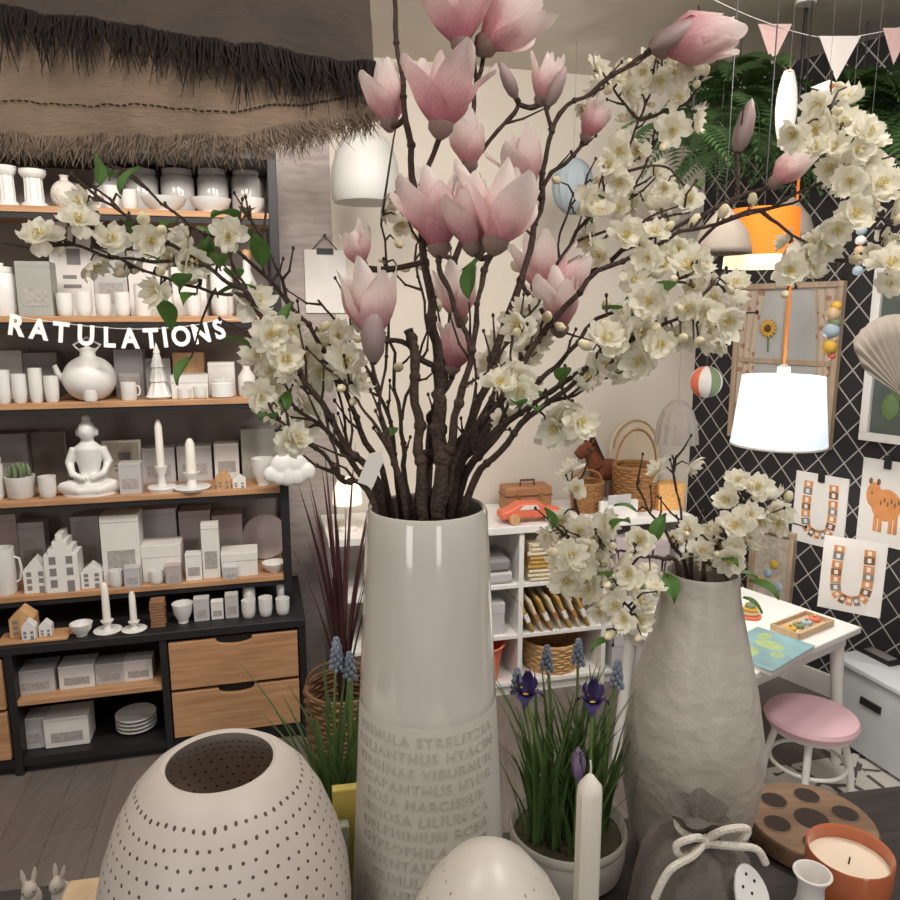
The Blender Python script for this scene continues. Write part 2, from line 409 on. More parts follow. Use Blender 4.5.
def k_buddha(r,w,h,d,m):
    b = MB(); q = w/2
    b.ell((0,0,h*.1),(q*.55,d*.42,h*.1))
    for sgn in (-1,1):
        b.tube([(sgn*q*.25,0,h*.12),(sgn*q*.85,-d*.22,h*.1),(sgn*q*.3,-d*.48,h*.07),(-sgn*q*.2,-d*.45,h*.07)],[h*.1,h*.085,h*.06,h*.05],10)
        b.tube([(sgn*q*.42,0,h*.58),(sgn*q*.64,-d*.03,h*.4),(sgn*q*.5,-d*.3,h*.27),(sgn*q*.08,-d*.4,h*.21)],[h*.065,h*.055,h*.045,h*.035],10)
        b.ell((sgn*h*.115,.004,h*.77),(h*.02,h*.025,h*.06),8,6)
    b.lathe([(q*.42,h*.1),(q*.36,h*.3),(q*.46,h*.5),(q*.5,h*.58),(q*.3,h*.64),(h*.06,h*.68)],16,wob=lambda a,z:1-.28*abs(math.sin(a)))
    b.tube([(0,0,h*.62),(0,-.003,h*.72)],h*.055,10)
    b.ell((0,-.003,h*.79),(h*.105,h*.115,h*.135)); b.ell((0,-h*.12,h*.775),(h*.018,h*.02,h*.03),8,6)
    b.ell((0,.004,h*.945),(h*.055,h*.055,h*.05))
    b.build('figure', m, r, vox=h*.016)
    MB().lathe([(q*.95,0),(q*.95,h*.025)],28,wob=lambda a,z:1-.3*abs(math.sin(a))).build('base', m, r)
def k_holder(r,w,h,d,m):
    q = w/2
    MB().lathe([(q*.9,0),(q,h*.15),(q*.95,h*.2),(q*.3,h*.22),(q*.22,h*.6),(q*.4,h*.85),(q*.45,h),(q*.3,h),(q*.28,h*.8)],22).build('holder_body', m, r)
def k_candle(r,w,h,d,m):
    q = w/2
    MB().lathe([(q,0),(q*.9,h*.85),(q*.5,h*.97),(0,h)],14).build('wax', wax, r)
    MB().tube([(0,0,h*.98),(.001,0,h*1.05)],.0009,5).build('wick', greyd, r)
K = dict(box=(k_box,'gift_box','box'),carton=(k_carton,'product_carton','box'),cup=(k_cup,'tealight_cup','cup'),mug=(k_mug,'mug','mug'),bowl=(k_bowl,'bowl','bowl'),
 jar=(k_jar,'lidded_jar','jar'),bottle=(k_bottle,'bottle','bottle'),globe=(k_globe,'round_vase','vase'),column=(k_column,'column_pedestal','candle holder'),
 house=(k_house,'porcelain_house','ornament'),frame=(k_frame,'framed_print','picture'),book=(k_book,'book','book'),pot=(k_pot,'succulent_pot','plant'),
 tree=(k_tree,'tree_figurine','ornament'),plate=(k_plate,'display_plate','plate'),buddha=(k_buddha,'seated_statue','statue'),holder=(k_holder,'candle_holder','candle holder'),candle=(k_candle,'taper_candle','candle'))
def item(sh, kind, x0, x1, yt, w, m, label, rz=0, z=None, dd=None, group=None, **kw):
    zs = SH[sh] if z is None else z
    s = s_at((x0+x1)/2, w, zs); P = room(s, w, zs); zc = zc_of(P)
    wd = (x1-x0)/FP*zc*.97; h = z_at(yt, P.y)-zs
    fn, nm, cat = K[kind]; dp = dd or max(min(wd*.8,.1),.025)
    r = thing(nm, label, cat, P, A+rz, group); fn(r, wd, h, dp, m, **kw)
    return r, wd, h
def lit(sh, x0, x1, yt, yh, w, label_h, label_c, z=None):
    r, wd, h = item(sh,'holder',x0,x1,yh,w,white,label_h,z=z)
    P = r.location.copy(); zt = P.z+h*.82
    c = thing('taper_candle', label_c, 'candle', (P.x,P.y,zt), A)
    k_candle(c, max(.016,wd*.28), z_at(yt,P.y)-zt, 0, wax)
F, M_, Bk = .19, .26, .36
item(0,'column',-2,19,166,F,white,'white fluted column candle holder at the far left of the top shelf')
item(0,'column',23,48,170,F,white,'white fluted column candle holder beside the rough ball vase on the top shelf')
item(0,'globe',53,80,174,F,mat('rough_plaster',(212,204,194),.9,.1,30,.8,80),'rough plaster ball vase on the top shelf right of two columns')
glass = mat('smoky_glass',(190,187,184),.15,.05)
for a,b,n in ((96,126,'first'),(128,160,'second'),(163,196,'third'),(199,230,'fourth'),(233,262,'fifth')):
    item(0,'jar',a,b,166,Bk,glass,'smoky grey lidded jar at the back of the top shelf, '+n+' in the row')
for a,b,y,n in ((88,102,190,'beside the rough ball vase'),(105,120,186,'second from the rough ball vase'),(123,138,190,'left of the low bowls')):
    item(0,'cup',a,b,y,.17,matt,'little matt white cup on the top shelf '+n)
item(0,'bowl',142,187,198,F,white,'wide shallow white bowl on the top shelf, leftmost of the low bowls')
item(0,'bowl',190,232,199,F,white,'wide shallow white bowl on the top shelf, middle of the low bowls')
item(0,'bowl',236,266,199,F,matt,'small shallow matt bowl at the right end of the top shelf')
item(1,'jar',-8,19,263,F,white,'white lidded jar at the far left of the second shelf')
item(1,'carton',24,56,262,F,greeng,'pale sage carton on the second shelf beside the lidded jar')
item(1,'frame',56,96,222,.33,matt,'tall white framed print standing on the second shelf')
for a,b,y,n in ((58,74,293,'below the framed print, left one'),(77,93,292,'below the framed print, right one'),(97,112,294,'third along the front'),(116,131,292,'fourth along the front'),(161,174,294,'just right of the mug'),(187,202,292,'in front of the lidded box'),(215,230,294,'in front of the white lidded jar')):
    item(1,'cup',a,b,y,.165,white,'small white tealight cup on the second shelf, '+n)
item(1,'carton',100,131,250,Bk,greyp,'grey carton at the back of the second shelf right of the framed print')
item(1,'mug',136,156,285,F,white,'white mug on the second shelf in front of the grey cartons')
item(1,'carton',134,172,252,Bk,matt,'white carton at the back of the second shelf behind the mug')
item(1,'box',176,208,268,M_,matt,'matt white lidded box on the second shelf behind the blossom branch')
item(1,'jar',212,234,262,M_,white,'white lidded jar near the right end of the second shelf')
item(1,'bottle',240,258,250,M_,matt,'matt white stoppered bottle at the right end of the second shelf')
for a,b,y,n in ((-3,12,370,'leftmost'),(14,28,374,'second from the left'),(31,44,368,'third from the left'),(46,60,376,'just left of the round teapot'),(178,191,388,'left one before the lidded box'),(194,207,386,'right one before the lidded box')):
    item(2,'cup',a,b,y,.16,white,'small white lantern cup on the third shelf, '+n)
item(2,'carton',0,28,350,Bk,greyp,'pale grey carton behind the cups at the left of the third shelf')
item(2,'carton',31,62,352,Bk,greyd,'dark grey carton behind the cups on the third shelf')
r,_,_ = item(2,'globe',66,117,346,.2,white,'large round white teapot with a spout and hoop handle on the third shelf'); r.name = 'teapot'; r['category'] = 'teapot'
item(2,'cup',84,98,390,.145,white,'tiny white tealight cup in front of the big round teapot',z=SH[2])
item(2,'carton',119,146,349,.30,greyd,'dark grey carton standing right of the big round teapot')
item(2,'mug',122,140,382,.17,white,'white mug in front of the dark grey carton on the third shelf')
item(2,'tree',146,173,342,F,white,'white tiered cone tree on the third shelf')
item(2,'box',174,209,374,.21,matt,'low white lidded box on the third shelf right of the cone tree')
item(2,'carton',176,206,352,Bk,oak2,'oak coloured carton at the back of the third shelf')
item(2,'carton',148,173,358,Bk,greyp,'pale grey carton behind the cone tree on the third shelf')
item(2,'carton',210,236,362,M_,matt,'white carton on the third shelf near its right end')
item(2,'jar',212,234,378,.165,white,'small white lidded jar in front of the right-hand carton on the third shelf')
item(2,'bottle',239,256,356,F,matt,'matt white stoppered bottle at the right end of the third shelf')
item(3,'pot',8,36,462,F,matt,'succulent in a pale round pot on the fourth shelf')
item(3,'jar',-18,5,455,F,white,'white lidded jar at the far left of the fourth shelf')
item(3,'carton',-5,34,432,Bk,greyd,'dark grey carton behind the succulent pot')
item(3,'book',38,68,432,Bk,mat('brown_cover',(108,98,90),.7,.1),'brown book standing behind the seated statue',dd=.03)
item(3,'cup',40,57,476,.17,matt,'small matt white cup between the succulent and the seated statue')
item(3,'buddha',63,121,414,.2,white,'white porcelain seated statue with crossed legs and a topknot')
item(3,'frame',106,143,440,.33,mat('sun_card',(196,186,170),.7,.1,60),'small framed sun card behind the seated statue')
item(3,'carton',122,143,462,.18,greyp,'small grey carton right of the seated statue')
lit(3,148,177,419,466,.18,'white dish candle holder with a tall candle on the fourth shelf','tall white candle on the fourth shelf, the taller of two')
lit(3,174,211,438,472,.175,'wide white dish candle holder with a short candle on the fourth shelf','short white candle on the fourth shelf, the lower of two')
item(3,'carton',146,177,446,Bk,greyp,'pale grey carton behind the taller candle on the fourth shelf')
item(3,'carton',180,213,444,Bk,greyp,'pale grey carton behind the shorter candle on the fourth shelf')
item(3,'carton',216,240,442,Bk,matt,'white carton at the back of the fourth shelf left of the sage carton')
item(3,'house',217,231,470,.17,oak2,'tiny oak house on the fourth shelf',gable='plain')
item(3,'house',233,246,474,.17,white,'tiny white house right of the tiny oak house on the fourth shelf',gable='plain')
item(3,'carton',243,284,427,Bk,greeng,'large sage carton at the right end of the fourth shelf')
item(3,'bowl',252,275,458,F,white,'deep white bowl in front of the large sage carton')
item(4,'mug',-6,22,548,.18,white,'white mug at the left of the fifth shelf beside the small house')
item(4,'carton',-4,24,512,Bk,pinkg,'rose grey carton at the back left of the fifth shelf')
item(4,'carton',26,50,520,Bk,greyp,'pale grey carton behind the small porcelain house')
item(4,'house',28,50,556,.18,white,'small white porcelain house with a pointed gable on the fifth shelf',gable='plain')
item(4,'house',51,82,531,.18,white,'tall white porcelain canal house with a stepped gable')
item(4,'house',84,104,562,.18,white,'low white porcelain house right of the tall canal house',gable='plain')
item(4,'carton',78,104,514,Bk,greyp,'grey carton behind the low porcelain house')
item(4,'carton',108,144,512,.22,matt,'tall plain white carton in the middle of the fifth shelf')
item(4,'box',146,183,541,.22,matt,'square white lidded box right of the tall white carton')
for a,b,y,n in ((110,123,570,'in front of the tall white carton'),(150,164,570,'in front of the square lidded box')):
    item(4,'cup',a,b,y,.15,white,'tiny white cup on the fifth shelf '+n)
for a,b,y,m,n in ((126,141,566,greyp,'tiny grey carton in front of the tall white carton on the fifth shelf'),(167,182,564,pinkg,'tiny rose carton in front of the square lidded box on the fifth shelf'),(224,238,566,greyp,'tiny grey carton in front of the low lidded box on the fifth shelf')):
    item(4,'carton',a,b,y,.15,m,n)
item(4,'carton',148,180,506,Bk,greyp,'pale grey carton behind the square lidded box')
item(4,'carton',183,213,508,Bk,pinkg,'rose grey carton at the back of the fifth shelf behind the narrow cartons')
item(4,'carton',215,244,512,Bk,pinkg,'rose grey carton beside the display plate')
item(4,'carton',187,203,552,.17,white,'narrow white carton on the fifth shelf right of the square lidded box')
item(4,'carton',204,221,522,.18,matt,'narrow upright matt carton on the fifth shelf left of the low lidded box')
item(4,'box',223,258,549,.20,matt,'low white lidded box near the right end of the fifth shelf')
item(4,'plate',246,286,514,Bk,pinkg,'rose grey round plate propped at the right end of the fifth shelf')
item(4,'bowl',262,286,562,.18,white,'small white bowl at the right end of the fifth shelf')
# counter
s = s_at(36,.06,.453); P = room(s,.06,.453)
t = thing('serving_board','long oak serving board carrying tiny houses on the black counter','board',P,A)
MB().box(-.105,.105,-.045,.045,0,.012).build('board', oak, t, .004)
MB().tube([(.105,0,.006),(.135,0,.006)],.006,6).build('handle', oak, t)
zb = .466
item(5,'house',14,37,606,.075,oak2,'oak house block standing on the serving board',z=zb,gable='plain')
item(5,'house',24,37,618,.035,white,'small white house in front of the oak house block',z=zb,gable='plain')
item(5,'house',41,53,619,.05,white,'small white house at the right end of the serving board',z=zb,gable='plain')
item(5,'bowl',71,93,623,.05,white,'small white bowl on the counter right of the serving board')
lit(5,94,122,582,620,.06,'white dish candle holder on the counter with the taller candle','tall white candle standing on the black counter')
lit(5,122,147,591,621,.05,'white dish candle holder on the counter beside the coasters','short white candle standing on the black counter')
P = room(s_at(159,.07,.453),.07,.453)
cm = MB().lathe([(.03,0),(.033,.002),(.033,.008),(.03,.01)],4,M=Matrix.Rotation(PI/4,4,'Z')).mesh('coaster', woodm('acacia',(112,80,54),(156,114,80),0))
for k in range(9):
    o = bpy.data.objects.new('coaster', cm); C.objects.link(o); o.location = P+Vector((0,0,.0105*k)); o.rotation_euler = (0,0,A+R.uniform(-.12,.12))
    tag(o,'dark wooden square coaster in the stack on the black counter','coaster','stack of wooden coasters')
item(5,'bowl',173,194,603,.08,white,'white bowl on the counter right of the coasters')
for a,b,y,m,n in ((195,210,597,greyp,'first'),(212,224,600,matt,'second'),(226,239,593,greyp,'third')):
    item(5,'carton',a,b,y,.09,m,'little carton on the counter under the fifth shelf, '+n+' from the bowl')
for a,b,y,n in ((242,256,600,'left'),(259,273,597,'middle'),(276,290,598,'right')):
    item(5,'cup',a,b,y,.07,white,'small white cup at the right end of the counter, '+n+' one in front')
for a,b,y,n in ((243,256,584,'left'),(277,291,578,'right')):
    item(5,'jar',a,b,y,.17,white,'little white jar behind the cups on the counter, '+n+' one')
for a,b,y,m,n in ((22,58,664,greyp,'leftmost'),(64,97,660,matt,'second'),(99,126,659,greyp,'third'),(127,154,656,matt,'rightmost')):
    item(6,'carton',a,b,y,.1,m,'gift carton on the low shelf left of the drawers, '+n)
for a,b,y,m,n in ((20,49,713,greyp,'leftmost'),(51,92,710,matt,'second')):
    item(7,'carton',a,b,y,.1,m,'gift carton at the bottom of the bookcase, '+n)
for k in range(4):
    P = room(s_at(137,.12,.06),.12,.06+.014*k)
    r = thing('plate','white plate in the stack at the bottom of the bookcase','plate',P,A,'stack of white plates')
    MB().lathe([(.04,0),(.045,.004),(.068,.012),(.068,.015),(.045,.008),(0,.006)],28).build('plate_body', white, r)
# garland
word = 'CONGRATULATIONS'
lp = [(-96,297),(-70,305),(-43,312),(-11,319),(16,325),(39,329),(61,332),(86,335),(109,337),(130,338),(151,338),(165,337),(181,336),(201,333),(219,329)]
gp = room(s_at(91,.06,1.45),.06,1.45)
g = thing('letter_garland','white cut-out letter garland spelling CONGRATULATIONS strung across the bookcase','garland',gp,A)
def gl(px,py):
    P0 = room(0,.06,0); n = Vector((-uy,ux,0)); q = onPl(px,py,P0,n)-gp
    return Vector((q.x*ux+q.y*uy, 0, q.z))
lw = mat('letter_white',(250,249,247),.6,.02)
for i,(ch,(x,y)) in enumerate(zip(word,lp)):
    b = text_mb(ch,.086,.002,.003)
    b.v = [Vector((v.x*.84,-v.z,v.y-.03)) for v in b.v]
    a = lp[min(i+1,14)]; c = lp[max(i-1,0)]
    b.build('letter', lw, g, loc=gl(x,y), rot=(0,math.atan2(a[1]-c[1],a[0]-c[0]),0))
MB().tube(smooth_poly([gl(-130,284)]+[gl(x,y-9)+Vector((0,.004,0)) for x,y in lp]+[gl(262,318)],3),.0012,5).build('string', matt, g)
# cloud ornament by the bookcase end
q = onPl(288,468,room(0,.09,0),Vector((-uy,ux,0)))
cl = thing('cloud_ornament','white cloud shaped ornament hanging at the right end of the bookcase','ornament',q,A)
b = MB()
for x,z,r_ in ((-.055,-.02,.03),(-.02,.012,.04),(.025,.02,.042),(.06,-.015,.034),(0,-.025,.04),(.03,-.028,.035),(-.03,-.03,.03)): b.ell((x,0,z),(r_,.018,r_),14,10)
b.build('cloud', white, cl, vox=.004)
MB().tube([(0,0,.05),(-.01,.01,.25)],.0008,5).build('thread', thr, cl)
# ------------------------------------------------------------------ white shelf unit along the back wall
UH = .705
un = thing('shelf_unit','low white shelf unit against the cream wall with toys and baskets on top','shelf unit',room(.14,.1,0),A)
MB().box(-.01,1.45,-.01,.35,UH-.03,UH).build('top', whitepaint, un, .003)
for x in (0,.36,.72,1.08,1.42): MB().box(x,x+.02,0,.34,0,UH-.03).build('divider', whitepaint, un, .002)
for z in (.06,.26,.47): MB().box(.0,1.44,.003,.335,z-.018,z).build('shelf', whitepaint, un, .002)
MB().box(0,1.44,.33,.345,.04,UH-.03).build('back_panel', mat('unit_back',(206,199,190),.7,.04), un)
MB().box(0,1.44,.02,.035,0,.042).build('plinth', whitepaint, un)
wick = mat('wicker',(150,108,66),.7,.25,60,.3,120); wick2 = mat('pale_wicker',(186,148,100),.7,.2,60,.3,120)
def basket(r, ra, rb, h, m, rows=12, hand=True, hh=.1, seg=40):
    b = MB()
    for k in range(rows):
        t = (k+.5)/rows; rr = lerp(ra,rb,t); ph = (k%2)*PI
        b.tube([((rr+.003*math.cos(12*a+ph))*math.cos(a),(rr+.003*math.cos(12*a+ph))*math.sin(a),h*t) for a in [2*PI*i/seg for i in range(seg)]],h/rows*.56,5,closed=True)
    b.lathe([(ra*.98,0),(ra*.98,.006)],24)
    b.build('woven_body', m, r)
    b = MB()
    for k in range(12):
        a = 2*PI*k/12; b.tube([(ra*math.cos(a),ra*math.sin(a),.003),(rb*math.cos(a),rb*math.sin(a),h)],.003,5)
    b.build('stakes', m, r)
    MB().tube([(rb*math.cos(a),rb*math.sin(a),h) for a in [2*PI*i/32 for i in range(32)]],.006,6,closed=True).build('rim', m, r)
    if hand: MB().tube([(rb*math.cos(PI*k/14),0,h+hh*math.sin(PI*k/14)) for k in range(15)],.005,6).build('handle', m, r)
def upos(px, w, z=UH): return room(s_at(px,w,z),w,z)
def pw(n, P): return n/FP*zc_of(P)
P = upos(525,.34); w_ = pw(48,P); h_ = z_at(479,P.y)-UH
r = thing('toy_suitcase','small brown wooden toy suitcase behind the coral toy car','toy',P,A)
tan = mat('tan_leather',(160,112,76),.6,.1)
MB().box(-w_/2,w_/2,-.05,.05,0,h_*.82).build('case', tan, r, .01)
MB().box(-w_/2-.001,w_/2+.001,-.052,.052,h_*.5,h_*.54).build('seam', mat('dark_leather',(92,60,42),.6,.1), r)
MB().tube([(-.03,-.02,h_*.8),(-.03,-.02,h_),(.03,-.02,h_),(.03,-.02,h_*.8)],.005,6).build('handle', MT['dark_leather'], r)
for x in (-.05,.05): MB().box(x-.008,x+.008,-.056,-.05,h_*.4,h_*.6).build('clasp', mat('dull_brass',(170,140,80),.4,.05,metal=.8), r)
coral = mat('coral_paint',(218,112,82),.5,.05)
P = upos(530,.15); w_ = pw(66,P); h_ = z_at(501,P.y)-UH
r = thing('toy_car','coral red wooden toy car on the white shelf unit','toy',P,A)
pr = [(-.5,.25),(.5,.25),(.5,.55),(.36,.66),(.22,.7),(.12,.98),(-.2,1.0),(-.36,.7),(-.5,.6)]
MB().prism([(x*w_,z*h_) for x,z in pr],-.035,.035).build('car_body', coral, r, .008)
MB().prism([(.1*w_,.7*h_),(.06*w_,.9*h_),(-.15*w_,.9*h_),(-.22*w_,.7*h_)],-.037,.037).build('window', matt, r)
for x in (-.3,.3):
    for y in (-.04,.04): MB().lathe([(h_*.26,-.008),(h_*.26,.008)],18,M=Matrix.Translation((x*w_,y,h_*.26))@Matrix.Rotation(PI/2,4,'X')).build('wheel', oak2, r, .002)
P = upos(606,.35); h_ = z_at(438,P.y)-UH
r = thing('plush_horse','brown plush horse with a dark mane standing behind the baskets','toy',P,A+PI)
b = MB(); k = h_/.33
b.ell((.0,0,.17*k),(.085*k,.046*k,.056*k))
for x in (-.055,.055):
    for y in (-.025,.025): b.tube([(x*k,y*k,.16*k),(x*k*1.1,y*k,.09*k),(x*k*1.05,y*k,.008)],[.028*k,.019*k,.02*k],8)
b.tube([(.06*k,0,.19*k),(.09*k,0,.25*k),(.105*k,0,.285*k)],[.046*k,.036*k,.034*k],10)
b.tube([(.095*k,0,.295*k),(.14*k,0,.265*k),(.165*k,0,.245*k)],[.042*k,.032*k,.026*k],10)
for y in (-.016,.016): b.tube([(.09*k,y*k,.31*k),(.085*k,y*k*1.3,.335*k)],[.01*k,.004*k],6)
b.build('horse_body', mat('brown_plush',(112,62,38),.9,.12,40,.3,300), r, vox=.004)
b = MB()
for i in range(10):
    t = i/9; b.ell((lerp(.085,.03,t)*k,0,lerp(.325,.215,t)*k),(.016*k,.014*k,.022*k),8,6)
b.build('mane', mat('dark_mane',(44,30,26),.9,.1), r)
MB().tube([(-.08*k,0,.19*k),(-.11*k,0,.16*k),(-.115*k,0,.09*k)],[.01*k,.014*k,.006*k],7).build('tail', MT['dark_mane'], r)
for y in (-1,1): MB().ell((.125*k,y*.034*k,.285*k),(.006*k,.004*k,.006*k),8,6).build('eye', dark, r)
P = upos(632,.435); w_ = pw(54,P)/2; h_ = z_at(420,P.y)-UH
r = thing('arched_panel','pale arched wooden panel leaning behind the tall handled basket','panel',P,A)
arch = [(-w_,0),(w_,0)]+[(w_*math.cos(PI*k/16),h_-w_+w_*math.sin(PI*k/16)) for k in range(17)]
MB().prism(arch,-.006,.006).build('panel', mat('pale_arch',(206,190,166),.7,.06), r, .002)
MB().tube([(x*.86,-.008,z) for x,z in arch[2:]],.004,6).build('inlay', mat('arch_line',(170,140,104),.7,.08), r)
for px,yt,wd,lab,hh in ((586,482,32,'brown wicker basket in front of the plush horse',.05),(634,465,44,'larger brown wicker basket with a tall hoop handle',.15)):
    P = upos(px,.25); h_ = z_at(yt,P.y)-UH; q = pw(wd,P)/2
    r = thing('wicker_basket', lab, 'basket', P, A); basket(r,q*.85,q,h_,wick,14,True,hh)
P = upos(618,.135); r = thing('picture_book','white picture book standing in front of the wicker baskets','book',P,A); k_book(r,pw(40,P),z_at(501,P.y)-UH,.012,matt)
MB().box(-.05,.05,-.0092,-.0085,.05,.09).build('cover_picture', greyp, r)
P = upos(666,.2); r = thing('pencil_box','orange patterned card box beside the tall handled basket','box',P,A); k_box(r,pw(28,P),z_at(482,P.y)-UH,.08,mat('orange_pattern',(206,150,92),.6,.3,120))
P = upos(348,.2); h_ = z_at(476,P.y)-UH
r = thing('mushroom_lamp','small glowing table lamp at the left end of the white shelf unit','lamp',P,A)
MB().lathe([(.035,0),(.035,.01),(.012,.015),(.012,h_*.6)],20).build('lamp_base', whitepaint, r)
MB().lathe([(.055,h_*.5),(.052,h_*.75),(.03,h_*.95),(0,h_)],24).build('lamp_shade', mat('glow_shade',(255,236,206),.5,.02,emit=1.0), r)
def ubay(name,label,cat,s,z,w=.14): return thing(name,label,cat,room(.14+s,w,z),A)
must = mat('mustard_wool',(178,142,76),.9,.15,80,.4,250); cream = mat('cream_wool',(206,192,164),.9,.08,80,.4,250)
for i,(m,lab) in enumerate(((cream,'folded cream blanket on the upper shelf of the white unit'),(must,'folded mustard blanket on top of the cream blanket'),(cream,'folded cream throw topping the blanket pile'))):
    r = ubay('blanket',lab,'blanket',.90,.47+.052*i,.2)
    b = MB()
    for k in range(3): b.tube([(-.135+R.uniform(-.008,.008),-.09,.0085+.017*k),(.0,-.092,.0085+.017*k),(.135,-.09,.0085+.017*k)],.0085,8)
    for k in range(3): b.box(-.135,.135,-.09,.12,.001+.017*k,.016+.017*k)
    b.build('folds', m, r)
for k in range(7):
    r = ubay('folded_cloth',['mustard','cream'][k%2]+' folded cloth leaning on the middle shelf of the white unit, number %s along'%['one','two','three','four','five','six','seven'][k],'textile',.785+.04*k,.262,.16)
    r.rotation_euler = (0,-.42,A)
    MB().box(-.0075,.0075,-.06,.12,0,.15).build('folded_layers', [must,cream][k%2], r, .006)
    MB().box(-.0085,.0085,-.063,.0,.05,.085).build('paper_band', [matt,tan][k%2], r)
r = ubay('storage_basket','oblong pale wicker basket on the lowest shelf of the white unit','basket',.91,.06,.22); basket(r,.105,.12,.12,wick2,9,False)
r = ubay('textile_pile','stack of grey folded textiles on the upper shelf beside the blankets','textile',.6,.47,.2)
MB().box(-.1,.1,-.09,.1,0,.05).build('folded_textile', greyp, r, .012); MB().box(-.09,.09,-.09,.1,.05,.1).build('folded_textile', greyd, r, .012)
r = ubay('storage_tub','coral storage tub on the lower shelf of the white unit','tub',.58,.06,.18); MB().lathe([(.08,0),(.1,.15),(.105,.15),(.1,.14),(.075,.01)],28).build('tub', coral, r)
MB().tube([(.106*math.cos(2*PI*k/28),.106*math.sin(2*PI*k/28),.15) for k in range(28)],.005,6,closed=True).build('rim', coral, r)
r = ubay('toy_carton','pale grey carton on the middle shelf of the white unit beside the folded cloths','box',.6,.26,.18); k_box(r,.14,.13,.12,greyp)
for i in range(3):
    r = ubay('gift_box',['grey','white','rose'][i]+' lidded box in the right bay of the white unit','box',1.25,[.06,.26,.47][i],.2); k_box(r,.24,.15,.2,[greyp,matt,pinkg][i])
# wall things
nb = Vector((-uy,ux,0)); WP0 = room(0,WB,0)
def onB(px,py): return onPl(px,py,WP0,nb)
def bpanel(x0,y0,x1,y1):
    a = onB((x0+x1)/2,y1); t = onB((x0+x1)/2,y0); l = onB(x0,(y0+y1)/2); q = onB(x1,(y0+y1)/2)
    return a, (q-l).length, (t-a).length
P,w_,h_ = bpanel(306,250,347,313)
r = thing('clipboard','white sheet on a clip hanging from a peg on the cream wall','clipboard',P,A)
MB().box(-w_/2,w_/2,-.008,-.001,0,h_).build('sheet', matt, r)
MB().box(-w_*.2,w_*.2,-.014,-.008,h_*.93,h_*1.02).build('clip', black, r)
MB().tube([(-w_*.3,-.006,h_),(0,-.012,h_*1.22),(w_*.3,-.006,h_)],.002,5).build('cord', black, r)
MB().tube([(0,-.03,h_*1.22),(0,0,h_*1.22)],.005,8).build('peg', black, r)
def pendant(name,label,P,zt,m_cord,cat='lamp',rc=.002):
    r = thing(name,label,cat,P); MB().tube([(0,0,zt),(0,0,2.45-P.z)],rc,6).build('cord', m_cord, r)
    MB().lathe([(.03,2.43-P.z),(.03,2.449-P.z)],16).build('ceiling_cup', whitepaint, r)
    return r
P = W(366,203,2.55); r = pendant('dome_lamp','white rounded dome pendant lamp hanging left of the flowers',P,.245,whitepaint)
MB().lathe([(.108,0),(.115,.015),(.117,.06),(.113,.11),(.1,.16),(.078,.2),(.048,.23),(.018,.244),(.0,.246)],36).build('dome_shade', mat('dim_enamel',(186,184,180),.5,.03), r)
P = W(572,215,2.75); r = thing('paper_ball','pale blue paper ball hanging behind the magnolia branches','ornament',P)
pb = mat('pale_blue_paper',(160,178,190),.8,.05)
MB().lathe([(.0,0)]+[(.075*math.sin(PI*k/12),.1-.1*math.cos(PI*k/12)) for k in range(1,12)]+[(0,.2)],48,wob=lambda a,z:1+.03*math.cos(16*a)).build('pleated_ball', mat('faint_blue_paper',(150,162,168),.8,.04), r)
MB().tube([(0,0,.2),(0,0,2.45-P.z)],.0006,5).build('thread', thr, r)
P = W(676,443,2.6); r = thing('pleated_lantern','grey pleated paper bell lantern hanging by the cream wall','lantern',P)
MB().lathe([(.074,0),(.072,.02),(.066,.07),(.05,.115),(.024,.145),(.006,.152)],96,cap0=False,wob=lambda a,z:1+.035*(2*abs(((a*14/(2*PI))%1)-.5)*2-1)).build('pleated_shade', mat('grey_paper',(146,138,130),.8,.05), r, ang=12)
MB().tube([(0,0,.15),(0,0,2.45-P.z)],.0006,5).build('thread', thr, r)
P = W(706,382,2.6); r = thing('beach_ball_ornament','coral white and green striped ball ornament hanging at the room corner','ornament',P)
for k in range(8):
    b = MB(); a0 = 2*PI*k/8
    b.grid(lambda u,v,a0=a0: (.055*math.sin(PI*v)*math.cos(a0+u*PI/4),.055*math.sin(PI*v)*math.sin(a0+u*PI/4),.055*math.cos(PI*v)),4,12)
    b.build('ball_panel',[coral,matt,mat('sage_paper',(120,136,104),.7,.05),matt][k%4], r)
MB().tube([(0,0,.055),(0,0,2.45-P.z)],.0006,5).build('thread', thr, r)
# ------------------------------------------------------------------ right corner: lamps, prints, table, stool
ocord = mat('orange_cord',(226,124,40),.5,.04)
P = W(778,444,2.5); w_ = pw(90,P)/2; h_ = z_at(376,P.y)-P.z
r = thing('drum_lamp','bright white fabric drum lamp hanging on an orange cord','lamp',P)
zj = 1.98-P.z
MB().tube([(0,0,h_),(0,0,zj)],.0045,6).build('cord', ocord, r)
MB().tube([(0,0,zj),(0,0,2.45-P.z)],.002,6).build('ceiling_flex', brass, r)
MB().lathe([(w_,0),(w_*.84,h_)],40,cap0=False,cap1=False).build('lamp_shade', mat('lit_shade',(250,250,250),.7,.02,emit=.85,ecol=(222,238,255)), r, solid=.002)
MB().lathe([(.02,h_-.03),(.02,h_+.03),(.006,h_+.04)],14).build('socket', whitepaint, r)
MB().lathe([(w_+.001,-.004),(w_+.001,.004)],40,cap0=False,cap1=False).build('lower_trim', whitepaint, r, solid=.002)
L = bpy.data.lights.new('bulb','POINT'); L.energy = 8; L.color = (1,.96,.9); L.shadow_soft_size = .04
lo = bpy.data.objects.new('bulb', L); C.objects.link(lo); lo.location = P+Vector((0,0,h_*.3))
P = W(760,268,2.05); w_ = pw(72,P)/2; h_ = z_at(210,P.y)-P.z
r = thing('orange_drum_lamp','orange drum lampshade with a glowing lower rim','lamp',P)
